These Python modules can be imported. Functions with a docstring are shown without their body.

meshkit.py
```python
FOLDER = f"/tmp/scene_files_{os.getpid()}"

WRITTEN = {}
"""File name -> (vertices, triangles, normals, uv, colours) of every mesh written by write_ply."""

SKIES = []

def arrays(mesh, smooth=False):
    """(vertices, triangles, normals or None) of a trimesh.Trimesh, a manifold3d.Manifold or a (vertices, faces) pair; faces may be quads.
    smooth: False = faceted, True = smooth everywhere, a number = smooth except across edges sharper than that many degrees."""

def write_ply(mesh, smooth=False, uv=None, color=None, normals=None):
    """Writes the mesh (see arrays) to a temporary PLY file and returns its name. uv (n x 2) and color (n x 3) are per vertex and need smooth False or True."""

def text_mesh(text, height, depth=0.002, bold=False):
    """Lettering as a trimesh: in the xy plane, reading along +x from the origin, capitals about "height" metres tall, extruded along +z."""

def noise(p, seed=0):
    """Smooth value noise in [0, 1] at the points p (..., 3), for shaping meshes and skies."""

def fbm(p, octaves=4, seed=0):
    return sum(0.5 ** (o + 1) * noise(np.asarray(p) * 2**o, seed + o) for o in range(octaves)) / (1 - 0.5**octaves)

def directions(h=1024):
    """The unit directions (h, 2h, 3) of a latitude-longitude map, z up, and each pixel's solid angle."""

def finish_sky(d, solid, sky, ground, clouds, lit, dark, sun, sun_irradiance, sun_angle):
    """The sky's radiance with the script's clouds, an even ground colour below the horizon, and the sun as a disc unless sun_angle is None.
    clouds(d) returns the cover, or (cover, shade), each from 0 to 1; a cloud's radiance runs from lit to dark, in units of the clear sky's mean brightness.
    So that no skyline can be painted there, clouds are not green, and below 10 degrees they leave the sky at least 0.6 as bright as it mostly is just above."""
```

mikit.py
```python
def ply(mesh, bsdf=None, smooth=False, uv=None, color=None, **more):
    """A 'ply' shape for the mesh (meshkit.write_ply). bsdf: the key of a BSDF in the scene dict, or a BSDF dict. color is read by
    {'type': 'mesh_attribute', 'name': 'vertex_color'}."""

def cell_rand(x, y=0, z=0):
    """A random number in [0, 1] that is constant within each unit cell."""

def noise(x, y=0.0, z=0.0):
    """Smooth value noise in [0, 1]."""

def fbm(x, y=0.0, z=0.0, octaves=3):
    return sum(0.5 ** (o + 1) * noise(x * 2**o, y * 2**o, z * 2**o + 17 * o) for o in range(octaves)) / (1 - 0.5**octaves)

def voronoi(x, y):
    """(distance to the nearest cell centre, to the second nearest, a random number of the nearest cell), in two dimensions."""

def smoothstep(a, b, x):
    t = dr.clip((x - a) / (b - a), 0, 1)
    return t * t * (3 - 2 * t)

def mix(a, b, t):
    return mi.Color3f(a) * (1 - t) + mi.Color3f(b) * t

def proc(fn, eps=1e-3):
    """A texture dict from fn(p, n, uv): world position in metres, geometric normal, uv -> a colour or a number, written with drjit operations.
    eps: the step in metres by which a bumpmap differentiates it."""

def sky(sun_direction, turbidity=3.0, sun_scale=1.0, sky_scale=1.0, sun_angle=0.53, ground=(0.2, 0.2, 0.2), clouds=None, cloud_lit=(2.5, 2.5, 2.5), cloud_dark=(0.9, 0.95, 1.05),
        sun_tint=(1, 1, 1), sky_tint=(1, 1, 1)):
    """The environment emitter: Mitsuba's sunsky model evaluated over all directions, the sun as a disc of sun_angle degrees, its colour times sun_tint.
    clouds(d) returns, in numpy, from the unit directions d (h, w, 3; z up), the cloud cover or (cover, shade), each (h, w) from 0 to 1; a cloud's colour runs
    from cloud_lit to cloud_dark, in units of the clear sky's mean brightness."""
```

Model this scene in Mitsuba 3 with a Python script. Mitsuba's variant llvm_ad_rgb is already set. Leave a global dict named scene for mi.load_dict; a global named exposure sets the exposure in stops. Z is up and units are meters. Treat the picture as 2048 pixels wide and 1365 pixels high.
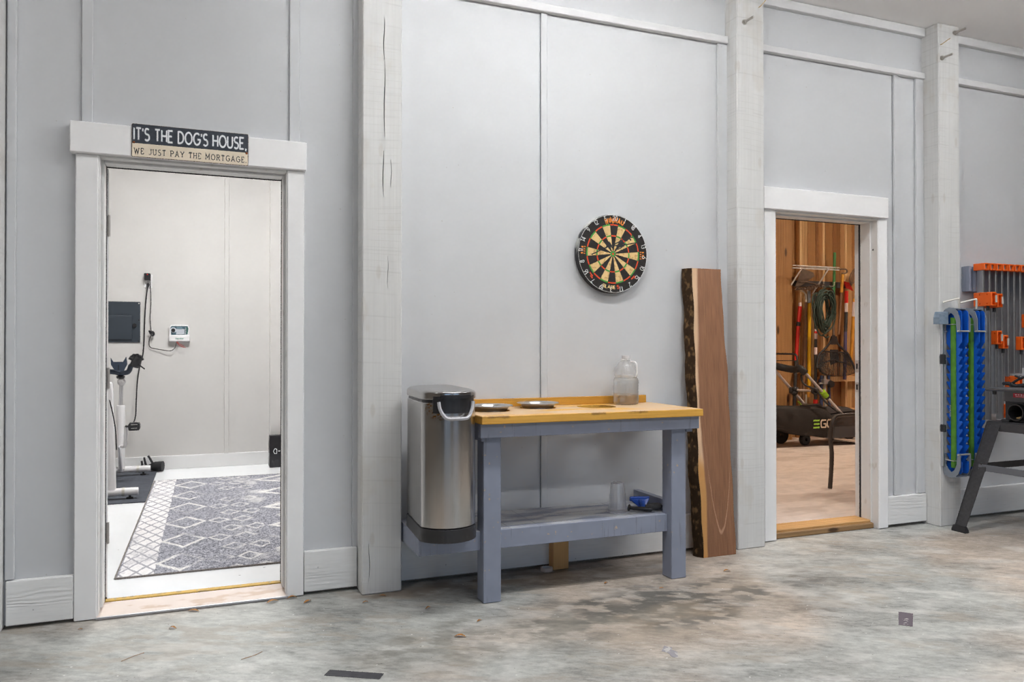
import math, random
import numpy as np, trimesh, manifold3d as m3, drjit as dr, mitsuba as mi
import mikit, meshkit
from mikit import noise, fbm, voronoi, cell_rand, smoothstep, mix
from shapely import affinity
from shapely.geometry import LineString, Polygon, MultiPolygon, Point, box as sbox
from shapely.ops import unary_union
T = mi.ScalarTransform4f
random.seed(7); np.random.seed(7)
scene, labels = {}, {}

# ------------------------------------------------------------------ camera, sky, large lamps, exposure
YAW, PITCH, EYE = 0.3762, 0.00751, (0.0, 0.0, 1.2107)
look = (math.sin(YAW) * math.cos(PITCH), math.cos(YAW) * math.cos(PITCH), math.sin(PITCH))
scene['camera'] = {'type': 'perspective', 'fov': 67.4408, 'fov_axis': 'x', 'near_clip': 0.05, 'far_clip': 300.0,
                   'to_world': T().look_at(origin=EYE, target=[EYE[i] + look[i] for i in range(3)], up=[0, 0, 1])}
scene['sky'] = mikit.sky((0.35, 0.75, 0.75), turbidity=4.0, sun_scale=0.6, sky_scale=6.5, ground=(0.30, 0.29, 0.27), sky_tint=(0.97, 1.0, 1.05))
LAMP_GARAGE = (80, 80.3, 80.5)      # radiance of the garage ceiling lamps, added fill lamps too
LAMP_GYM = (78, 78, 77)         # radiance of the panel lamp in the white room
LAMP_SHED = (640, 535, 425)        # radiance of the warm round lamp in the tool room
exposure = -0.38

# ------------------------------------------------------------------ mesh helpers
def V(*p): return np.array(p, float)
def tm(man):
    m = man.to_mesh()
    return trimesh.Trimesh(np.array(m.vert_properties[:, :3]), np.array(m.tri_verts), process=False)
def mf(mesh): return m3.Manifold(m3.Mesh(np.asarray(mesh.vertices, np.float32), np.asarray(mesh.faces, np.uint32)))
def box(x0, x1, y0, y1, z0, z1, c=0.002):
    """A box with chamfered edges."""
    lo, hi = np.array([min(x0, x1), min(y0, y1), min(z0, z1)]), np.array([max(x0, x1), max(y0, y1), max(z0, z1)])
    c = min(c, 0.45 * (hi - lo).min())
    if c < 1e-5:
        return trimesh.creation.box(bounds=[lo, hi])
    pts = []
    for sx in (0, 1):
        for sy in (0, 1):
            for sz in (0, 1):
                q = np.where([sx, sy, sz], hi, lo); d = np.where([sx, sy, sz], -c, c)
                for k in range(3):
                    e = d.copy(); e[k] = 0
                    pts.append(q + e)
    return trimesh.convex.convex_hull(np.array(pts))
def plain_box(x0, x1, y0, y1, z0, z1): return box(x0, x1, y0, y1, z0, z1, 0)
def cat(*ms):
    out = []
    for m in ms: out += list(m) if isinstance(m, (list, tuple)) else [m]
    return trimesh.util.concatenate(out)
def frame(d):
    d = np.asarray(d, float); d = d / np.linalg.norm(d)
    a = np.cross(d, [0, 0, 1.0] if abs(d[2]) < 0.9 else [1.0, 0, 0]); a /= np.linalg.norm(a)
    return a, np.cross(d, a), d
def tube(pts, r, n=8, closed=False, flat=1.0):
    """A tube along a polyline; r a number or one per point."""
    p = np.asarray(pts, float); N = len(p); r = np.broadcast_to(r, (N,))
    t = np.gradient(p, axis=0) if not closed else np.roll(p, -1, 0) - np.roll(p, 1, 0)
    t /= np.linalg.norm(t, axis=1, keepdims=True) + 1e-12
    a = frame(t[0])[0]; rings = []
    ang = np.arange(n) * 2 * np.pi / n
    for i in range(N):
        a = a - t[i] * (a @ t[i]); a /= np.linalg.norm(a); b = np.cross(t[i], a)
        rings.append(p[i] + r[i] * (np.cos(ang)[:, None] * a + flat * np.sin(ang)[:, None] * b))
    v = np.vstack(rings); f = []
    M = N if closed else N - 1
    for i in range(M):
        j = (i + 1) % N
        for k in range(n):
            l = (k + 1) % n
            f += [[i * n + k, i * n + l, j * n + l], [i * n + k, j * n + l, j * n + k]]
    if not closed:
        v = np.vstack([v, p[0], p[-1]]); c0, c1 = len(v) - 2, len(v) - 1
        for k in range(n):
            l = (k + 1) % n
            f += [[c0, l, k], [c1, (N - 1) * n + k, (N - 1) * n + l]]
    m = trimesh.Trimesh(v, f, process=False)
    if m.volume < 0: m.invert()
    return m
def rod(a, b, r, n=12): return tube([a, b], r, n)
def bend(pts, rad, n=5):
    """Rounds the corners of a polyline."""
    p = [np.asarray(q, float) for q in pts]; out = [p[0]]
    for i in range(1, len(p) - 1):
        u, w = p[i - 1] - p[i], p[i + 1] - p[i]
        k = min(rad, 0.45 * np.linalg.norm(u), 0.45 * np.linalg.norm(w))
        A, B = p[i] + u / np.linalg.norm(u) * k, p[i] + w / np.linalg.norm(w) * k
        out += [(1 - s) ** 2 * A + 2 * s * (1 - s) * p[i] + s * s * B for s in np.linspace(0, 1, n)]
    return np.array(out + [p[-1]])
def spline(pts, n=8):
    """A smooth curve through the points."""
    p = np.asarray(pts, float); q = np.vstack([2 * p[0] - p[1], p, 2 * p[-1] - p[-2]]); out = []
    for i in range(1, len(q) - 2):
        for s in np.arange(n) / n:
            out.append(0.5 * (2 * q[i] + (q[i + 1] - q[i - 1]) * s + (2 * q[i - 1] - 5 * q[i] + 4 * q[i + 1] - q[i + 2]) * s ** 2 + (3 * q[i] - q[i - 1] - 3 * q[i + 1] + q[i + 2]) * s ** 3))
    return np.array(out + [p[-1]])
def lathe(profile, n=40, at=(0, 0, 0)):
    """Revolved about z; profile of (radius, z)."""
    m = trimesh.creation.revolve(np.asarray(profile, float), sections=n)
    if m.volume < 0: m.invert()
    m.apply_translation(at); return m
def extr(poly, depth):
    polys = poly.geoms if hasattr(poly, 'geoms') else [poly]
    return trimesh.util.concatenate([trimesh.creation.extrude_polygon(g, depth, engine='earcut') for g in polys if g.area > 1e-9])
def axes(m, ex, ey, ez, o=(0, 0, 0)):
    """Local x, y, z to the given world vectors."""
    M = np.eye(4); M[:3, 0], M[:3, 1], M[:3, 2], M[:3, 3] = ex, ey, ez, o
    m = m.copy(); m.apply_transform(M)
    if np.linalg.det(M[:3, :3]) < 0: m.invert()
    return m
def on_wall(m, x, y, z): return axes(m, (1, 0, 0), (0, 0, 1), (0, -1, 0), (x, y, z))   # local xy upright, +z towards the room
def on_side(m, x, y, z): return axes(m, (0, -1, 0), (0, 0, 1), (-1, 0, 0), (x, y, z))  # local xy on a plane that faces -x, +z towards -x
def prism_xz(pts, y0, y1): return on_wall(extr(Polygon(pts), abs(y1 - y0)), 0, max(y0, y1), 0)
def prism_yz(pts, x0, x1): return axes(extr(Polygon(pts), abs(x1 - x0)), (0, 1, 0), (0, 0, 1), (1, 0, 0), (min(x0, x1), 0, 0))
def prism_xy(pts, z0, z1): return axes(extr(Polygon(pts), z1 - z0), (1, 0, 0), (0, 1, 0), (0, 0, 1), (0, 0, z0))
def hull(*pts): return trimesh.convex.convex_hull(np.vstack([np.atleast_2d(p) for p in pts]))
def beam(a, b, w, h, up=(0, 0, 1), c=0.002):
    """A rectangular bar from a to b; w across, h along up."""
    a, b = V(*a), V(*b); d = b - a; L = np.linalg.norm(d); d /= L
    s = np.cross(d, up); s /= np.linalg.norm(s); u = np.cross(s, d)
    return axes(box(-w / 2, w / 2, 0, L, -h / 2, h / 2, c), s, d, u, a)
def turn(m, deg, axis=(0, 0, 1), at=(0, 0, 0)):
    m = m.copy(); m.apply_transform(trimesh.transformations.rotation_matrix(math.radians(deg), axis, at)); return m
def shift(m, x, y, z):
    m = m.copy(); m.apply_translation((x, y, z)); return m
def rrect(w, h, r, n=6):
    return sbox(-w / 2 + r, -h / 2 + r, w / 2 - r, h / 2 - r).buffer(r, quad_segs=n)
def ball(c, r, s=2, sc=(1, 1, 1)):
    m = trimesh.creation.icosphere(s, r); m.apply_scale(sc); m.apply_translation(c); return m
def loft(rings, caps=True):
    """Closed outlines (same number of points each) joined one after another."""
    n = len(rings[0]); v = np.vstack(rings); f = []
    for i in range(len(rings) - 1):
        for k in range(n):
            l = (k + 1) % n
            f += [[i * n + k, i * n + l, (i + 1) * n + l], [i * n + k, (i + 1) * n + l, (i + 1) * n + k]]
    if caps:
        v = np.vstack([v, np.mean(rings[0], 0), np.mean(rings[-1], 0)]); a, b = len(v) - 2, len(v) - 1; o = (len(rings) - 1) * n
        for k in range(n):
            l = (k + 1) % n
            f += [[a, l, k], [b, o + k, o + l]]
    m = trimesh.Trimesh(v, f, process=False)
    if m.volume < 0: m.invert()
    return m

# ------------------------------------------------------------------ lettering drawn with strokes
def _arc(cx, cy, rx, ry, a0, a1, n=14): return [(cx + rx * math.cos(math.radians(a)), cy + ry * math.sin(math.radians(a))) for a in np.linspace(a0, a1, n)]
FONT = {
 'A': (.62, [[(0, 0), (.31, 1), (.62, 0)], [(.11, .34), (.51, .34)]]), 'B': (.52, [[(0, 0), (0, 1)], [(0, 1), (.26, 1)] + _arc(.26, .76, .22, .24, 90, -90) + [(0, .52)], [(.26, .52)] + _arc(.28, .26, .24, .26, 90, -90) + [(0, 0)]]),
 'C': (.62, [_arc(.36, .5, .36, .5, 42, 318, 24)]), 'D': (.56, [[(0, 0), (0, 1), (.16, 1)] + _arc(.16, .5, .40, .5, 90, -90, 20) + [(0, 0)]]),
 'E': (.44, [[(.44, 1), (0, 1), (0, 0), (.44, 0)], [(0, .52), (.36, .52)]]), 'G': (.66, [_arc(.36, .5, .36, .5, 45, 340, 26) + [(.70, .46), (.40, .46)]]),
 'H': (.52, [[(0, 0), (0, 1)], [(.52, 0), (.52, 1)], [(0, .5), (.52, .5)]]), 'I': (.0, [[(0, 0), (0, 1)]]), 'J': (.40, [[(.40, 1), (.40, .24)] + _arc(.18, .22, .22, .22, 0, -150, 10)]),
 'K': (.52, [[(0, 0), (0, 1)], [(.5, 1), (0, .42)], [(.16, .58), (.52, 0)]]), 'L': (.42, [[(0, 1), (0, 0), (.42, 0)]]), 'M': (.66, [[(0, 0), (0, 1), (.33, .3), (.66, 1), (.66, 0)]]),
 'N': (.54, [[(0, 0), (0, 1), (.54, 0), (.54, 1)]]), 'O': (.72, [_arc(.36, .5, .36, .5, 0, 360, 33)]), 'P': (.48, [[(0, 0), (0, 1)], [(0, 1), (.24, 1)] + _arc(.24, .74, .25, .26, 90, -90) + [(0, .48)]]),
 'R': (.52, [[(0, 0), (0, 1)], [(0, 1), (.24, 1)] + _arc(.24, .74, .25, .26, 90, -90) + [(0, .48)], [(.24, .48), (.52, 0)]]),
 'S': (.46, [_arc(.24, .75, .21, .25, 35, 260, 14) + _arc(.23, .25, .24, .27, 85, -145, 14)]), 'T': (.52, [[(0, 1), (.52, 1)], [(.26, 1), (.26, 0)]]), 'U': (.54, [[(0, 1), (0, .28)] + _arc(.27, .28, .27, .28, 180, 360) + [(.54, 1)]]),
 'W': (.86, [[(0, 1), (.22, 0), (.43, .8), (.64, 0), (.86, 1)]]), 'Y': (.58, [[(0, 1), (.29, .45), (.58, 1)], [(.29, .45), (.29, 0)]]),
 "'": (.0, [[(0, 1), (-.02, .74)]]), ',': (.06, [[(.06, .05), (0, -.18)]]), '.': (.03, [[(0, .03), (.03, .03)]]), ' ': (.22, []), '-': (.3, [[(0, .45), (.3, .45)]]),
 '0': (.52, [_arc(.26, .5, .26, .5, 0, 360, 27)]), '1': (.14, [[(0, .8), (.14, 1), (.14, 0)]]), '2': (.48, [_arc(.24, .74, .23, .26, 165, -35, 12) + [(.0, 0), (.5, 0)]]), '3': (.46, [_arc(.22, .75, .21, .25, 150, -80, 10) + _arc(.22, .26, .24, .26, 85, -150, 12)]),
 '4': (.52, [[(.38, 0), (.38, 1), (0, .3), (.52, .3)]]), '5': (.46, [[(.44, 1), (.08, 1), (.04, .58)] + _arc(.21, .32, .25, .32, 125, -145, 14)]), '6': (.48, [[(.40, 1)] + _arc(.24, .28, .24, .28, 140, 500, 24)]), '7': (.46, [[(0, 1), (.46, 1), (.14, 0)]]),
 '8': (.46, [_arc(.23, .75, .19, .25, 0, 360, 20), _arc(.23, .26, .23, .26, 0, 360, 22)]), '9': (.48, [[(.10, 0)] + _arc(.24, .72, .24, .28, -40, 320, 24)])}
def glyph(ch, weight, serif=0.0):
    w, strokes = FONT[ch]; parts = []
    for s in strokes:
        parts.append(LineString(s).buffer(weight / 2, cap_style='flat' if ch not in '.' else 'square', join_style='mitre' if len(s) < 7 else 'round', mitre_limit=3))
        if serif:
            for (e, q) in ((s[0], s[1]), (s[-1], s[-2])):
                d = (e[0] - q[0], e[1] - q[1])
                if abs(e[1]) < .02 or abs(e[1] - 1) < .02:
                    if abs(d[1]) > abs(d[0]) * .8: parts.append(sbox(e[0] - serif, min(max(e[1] - weight / 2, 0), 1 - weight), e[0] + serif, min(max(e[1] - weight / 2, 0), 1 - weight) + weight))
                    elif ch in 'ETL': parts.append(sbox(e[0] - weight / 2, e[1] - (.2 if e[1] > .5 else 0), e[0] + weight / 2, e[1] + (0 if e[1] > .5 else .2)))
    return unary_union(parts) if parts else None
def letter_shapes(text, height, weight=.16, gap=.2, serif=0.0, wide=1.0):
    """[(letter, polygon)] set along +x from 0, capitals `height` tall, and the total length."""
    out, x = [], 0.0
    for ch in text:
        w = FONT[ch][0] * wide; g = glyph(ch, weight, serif)
        if g is not None:
            g = affinity.scale(g, wide, 1, origin=(0, 0)); out.append((ch, affinity.scale(affinity.translate(g, x, 0), height, height, origin=(0, 0))))
        x += w + gap
    return out, (x - gap) * height
def fit_text(text, x0, x1, z0, height, weight=.16, gap=.2, serif=0.0):
    """The text as one polygon that starts at x0 and ends at x1."""
    ls, L = letter_shapes(text, height, weight, gap, serif)
    return affinity.translate(affinity.scale(unary_union([g for _, g in ls]), (x1 - x0) / L, 1, origin=(0, 0)), x0, z0)

# ------------------------------------------------------------------ the scene's entries
def unique(key):
    if key not in labels and not any(k == key or k.startswith(key + '__') for k in scene): return key
    i = 1
    while f'{key}_{i:03d}' in labels or f'{key}_{i:03d}' in scene: i += 1
    return f'{key}_{i:03d}'
def thing(name, label, category, group=None, kind=None):
    key = unique(name); labels[key] = {'label': label, 'category': category}
    if group: labels[key]['group'] = group
    if kind: labels[key]['kind'] = kind
    return key
counter = {}
def part(parent, name, mesh, mat, smooth=False, label=None, kind=None, **more):
    base = f'{parent}__{name}'; n = counter.get(base, -1) + 1; counter[base] = n
    key = base if n == 0 else f'{base}_{n:03d}'
    scene[key] = mesh if isinstance(mesh, dict) else mikit.ply(mesh, mat, smooth=smooth, **more)
    if label or kind: labels[key] = {**({'label': label} if label else {}), **({'kind': kind} if kind else {})}
    return key
def single(name, mesh, mat, label, category, group=None, smooth=False, kind=None):
    key = thing(name, label, category, group, kind); scene[key] = mikit.ply(mesh, mat, smooth=smooth); return key
def struct(name, label, category): return thing(name, label, category, kind='structure')

# ------------------------------------------------------------------ materials
def rgb(c): return {'type': 'rgb', 'value': list(c)}
def mat(name, color, rough=0.6, spec=0.4, metallic=0.0, bump=None, bump_scale=1.0, **more):
    tex = mikit.proc(color) if callable(color) else rgb(color)
    r = mikit.proc(rough) if callable(rough) else rough
    b = {'type': 'principled', 'base_color': tex, 'roughness': r, 'specular': spec, 'metallic': metallic, **more}
    if bump is not None: b = {'type': 'bumpmap', 'arbitrary': mikit.proc(bump), 'scale': bump_scale, 'bsdf': b}
    scene[name] = {'type': 'twosided', 'bsdf': b}
    return name
def specks(x, y, size, share, rad=0.07):
    """1 on small scattered spots, rad in units of the cell size."""
    d, _, w = voronoi(x / size, y / size)
    return dr.select((w < share) & (d < rad * (0.5 + w / share)), 1.0, 0.0)

def panel_color(p, n, uv):
    v = 0.965 + 0.07 * fbm(p.x * 1.3, p.y * 1.3, p.z * 1.1, 3)
    c = mi.Color3f(0.542, 0.553, 0.569) * v
    s = specks(p.x + p.y, p.z, 0.14, 0.16, 0.022)
    scuff = smoothstep(0.66, 0.8, fbm(p.x * 5 + p.y, p.z * 9, 4, 4)) * smoothstep(1.4, 0.2, p.z)
    return mix(mix(c, (0.50, 0.47, 0.43), 0.25 * scuff), (0.42, 0.41, 0.40), 0.6 * s)
mat('m_panel', panel_color, 0.55, 0.3, bump=lambda p, n, uv: fbm(p.x * 45 + p.y * 45, p.z * 14, 1, 3), bump_scale=0.0012)
def post_color(p, n, uv):
    row = p.z * 9 + 0.25 * p.x + 0.5 * noise(p.x * 3, p.z * 2, 5)
    line = smoothstep(0.06, 0.0, dr.abs(row - dr.floor(row) - 0.5)) * (0.35 + 0.65 * cell_rand(dr.floor(row), 3))
    line2 = smoothstep(0.10, 0.0, dr.abs(row * 3.1 - dr.floor(row * 3.1) - 0.5)) * smoothstep(0.45, 0.8, noise(p.x * 9 + p.y * 9, p.z * 6))
    grain = fbm((p.x + p.y) * 150, p.z * 3, 2, 3)
    c = mi.Color3f(0.600, 0.600, 0.592) * (0.94 + 0.11 * grain)
    c = mix(c, (0.42, 0.42, 0.41), 0.36 * line * smoothstep(0.2, 0.7, noise(p.x * 14 + p.y * 10, p.z * 3)))
    c = mix(c, (0.48, 0.475, 0.46), 0.35 * line2)
    knot = smoothstep(0.07, 0.03, voronoi((p.x + p.y) * 4.2, p.z * 1.6)[0])
    stain = smoothstep(0.62, 0.78, fbm(p.x * 7 + p.y * 7, p.z * 5, 6, 4))
    return mix(mix(c, (0.50, 0.46, 0.40), 0.30 * stain), (0.45, 0.42, 0.38), 0.4 * knot)
def post_bump(p, n, uv):
    row = p.z * 9 + 0.25 * p.x + 0.5 * noise(p.x * 3, p.z * 2, 5)
    return 0.6 * fbm((p.x + p.y) * 120, p.z * 3, 2, 2) - 0.9 * smoothstep(0.07, 0.0, dr.abs(row - dr.floor(row) - 0.5))
mat('m_post', post_color, 0.7, 0.25, bump=post_bump, bump_scale=0.0012)
mat('m_casing', lambda p, n, uv: mi.Color3f(0.86, 0.86, 0.86) * (0.97 + 0.05 * fbm(p.x * 4, p.y * 4, p.z * 3, 3)), 0.38, 0.45)
mat('m_jamb', lambda p, n, uv: mix((0.72, 0.72, 0.715), (0.52, 0.49, 0.45), 0.5 * smoothstep(0.70, 0.82, fbm(p.x * 30 + p.y * 30, p.z * 12, 3, 4))), 0.4, 0.4)
def grain_bump(p, n, uv):
    w = p.z * 95 + 2.6 * fbm(p.x * 3 + p.y * 3, p.z * 14, 1, 3) * 3
    return 0.5 + 0.35 * dr.sin(w * 3.1) * smoothstep(0.3, 0.7, noise(p.x * 2.2, p.z * 16)) + 0.4 * fbm(p.x * 14, p.z * 260, 2, 3)
mat('m_baseboard', lambda p, n, uv: mi.Color3f(0.76, 0.76, 0.752) * (0.96 + 0.07 * fbm(p.x * 12, p.z * 220, 2, 2)) * (1 - 0.35 * specks(p.x, p.z, 0.05, 0.10, 0.05)), 0.6, 0.3, bump=grain_bump, bump_scale=0.0022)
mat('m_rail', lambda p, n, uv: mi.Color3f(0.64, 0.645, 0.65) * (0.96 + 0.07 * fbm(p.x * 10, p.z * 160, 2, 2)), 0.6, 0.3)
mat('m_ceiling', (0.82, 0.81, 0.80), 0.9, 0.1)
mat('m_side_wall', (0.27, 0.235, 0.20), 0.7, 0.2); mat('m_gravel', (0.42, 0.40, 0.37), 0.9, 0.1)
def concrete(p, n, uv):
    x, y = p.x, p.y
    u, v = 0.88 * x - 0.47 * y, 0.47 * x + 0.88 * y               # the trowel ran a little askew to the walls
    a = fbm(x * 1.1, y * 1.1, 1, 4); b = fbm(u * 2.6 + 9, v * 4.6, 2, 6); c = fbm(u * 9, v * 26, 3, 5); e = fbm(u * 34, v * 75, 5, 4); d = noise(x * 190, y * 190)
    hue = fbm(x * 0.9 + 4, y * 1.0, 7, 4)
    col = mix((0.350, 0.356, 0.338), (0.430, 0.372, 0.318), smoothstep(0.36, 0.60, hue))
    col = col * (0.72 + 0.42 * smoothstep(0.2, 0.8, b) + 0.42 * (c - 0.5) + 0.50 * (e - 0.5) + 0.12 * (d - 0.5))
    col = mix(col, (0.26, 0.215, 0.165), 0.42 * smoothstep(0.50, 0.70, fbm(u * 3.2 + 30, v * 5.5, 8, 5)) * smoothstep(0.36, 0.60, c))
    col = mix(col, (0.58, 0.57, 0.545), 0.30 * smoothstep(0.55, 0.72, fbm(u * 6 + 3, v * 13, 9, 5)))
    # the dark spilled patch in front of the bench, with ragged edges
    r = dr.sqrt(dr.square((x - 2.10) / 0.85) + dr.square((y - 3.13 - 0.10 * (x - 2.10)) / 0.38))
    spill = smoothstep(1.25, 0.30, r + 1.2 * (fbm(x * 6, y * 9, 11, 5) - 0.5)) * (0.35 + 0.65 * smoothstep(0.34, 0.60, fbm(u * 13, v * 24, 12, 5)))
    r2 = dr.sqrt(dr.square((x - 1.25) / 0.85) + dr.square((y - 3.02) / 0.26))
    spill2 = smoothstep(1.1, 0.3, r2 + 1.6 * (fbm(x * 5, y * 8, 21, 5) - 0.5)) * smoothstep(0.36, 0.64, fbm(u * 11, v * 20, 22, 5))
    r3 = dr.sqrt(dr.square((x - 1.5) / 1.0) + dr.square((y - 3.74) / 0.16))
    grime_shade = smoothstep(1.2, 0.3, r3 + 1.3 * (fbm(x * 5, y * 7, 31, 5) - 0.5)) * (0.4 + 0.6 * smoothstep(0.25, 0.6, fbm(x * 9, y * 15, 32, 4)))  # brown dirt under the bench, deepened to paint in the bench shadow
    col = mix(col, mix((0.070, 0.069, 0.062), (0.17, 0.14, 0.105), smoothstep(0.45, 0.7, fbm(x * 4 + 7, y * 5, 33, 3))), 0.90 * spill)
    col = mix(col, (0.15, 0.145, 0.125), 0.60 * spill2)
    col = mix(col, (0.15, 0.115, 0.085), 0.85 * grime_shade)
    chips = specks(x, y * 1.4, 0.05, 0.05, 0.06); pits = specks(x + 3, y, 0.04, 0.10, 0.05)
    return mix(mix(col, (0.70, 0.70, 0.68), 0.7 * chips), (0.10, 0.09, 0.08), 0.6 * pits)
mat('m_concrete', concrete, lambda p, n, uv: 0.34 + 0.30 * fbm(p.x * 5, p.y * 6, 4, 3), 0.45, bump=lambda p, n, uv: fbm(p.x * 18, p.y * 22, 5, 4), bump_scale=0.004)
def shed_concrete(p, n, uv):
    b = fbm(p.x * 2.2, p.y * 4.5, 2, 5); c = fbm(p.x * 14, p.y * 30, 3, 4)
    return mix(mi.Color3f(0.70, 0.62, 0.575) * (0.72 + 0.30 * b + 0.2 * c), (0.34, 0.27, 0.22), 0.4 * smoothstep(0.55, 0.72, b))
mat('m_shed_concrete', shed_concrete, 0.5, 0.4)
mat('m_painted_floor', lambda p, n, uv: mi.Color3f(0.74, 0.755, 0.77) * (0.97 + 0.05 * fbm(p.x * 3, p.y * 3, 1, 3)) * (1 - 0.5 * specks(p.x, p.y, 0.16, 0.10, 0.03)), 0.3, 0.5)
mat('m_gym_wall', lambda p, n, uv: mi.Color3f(0.60, 0.585, 0.57) * (0.97 + 0.05 * fbm(p.x * 2, p.z * 2, 1, 3)), 0.6, 0.3)
mat('m_white', (0.80, 0.80, 0.80), 0.35, 0.5)
mat('m_white_metal', (0.82, 0.81, 0.82), 0.25, 0.5)
mat('m_brass', lambda p, n, uv: mix((0.62, 0.40, 0.10), (0.40, 0.28, 0.12), smoothstep(0.5, 0.75, fbm(p.x * 30, p.y * 30, 1, 3))), 0.4, 0.5, 0.35)
mat('m_sill_pale', lambda p, n, uv: mix((0.72, 0.62, 0.56), (0.46, 0.30, 0.18), smoothstep(0.60, 0.80, fbm(p.x * 9, p.y * 20, 1, 4)) * 0.5), 0.5, 0.4)
mat('m_aluminium', (0.60, 0.60, 0.62), 0.35, 0.5, 0.9)
mat('m_hinge', lambda p, n, uv: mi.Color3f(0.42, 0.40, 0.38) * (0.85 + 0.3 * noise(p.x * 300, p.y * 300, p.z * 300)), 0.45, 0.5, 0.7)
mat('m_black_rubber', (0.022, 0.022, 0.024), 0.6, 0.3)
mat('m_black_plastic', (0.016, 0.016, 0.018), 0.33, 0.5)
mat('m_black_paint', (0.028, 0.028, 0.031), 0.42, 0.5)
mat('m_steel_dark', lambda p, n, uv: mi.Color3f(0.050, 0.050, 0.054) * (0.75 + 0.5 * fbm(p.x * 60, p.y * 60, p.z * 60, 3)), 0.5, 0.5, 0.3)

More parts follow.
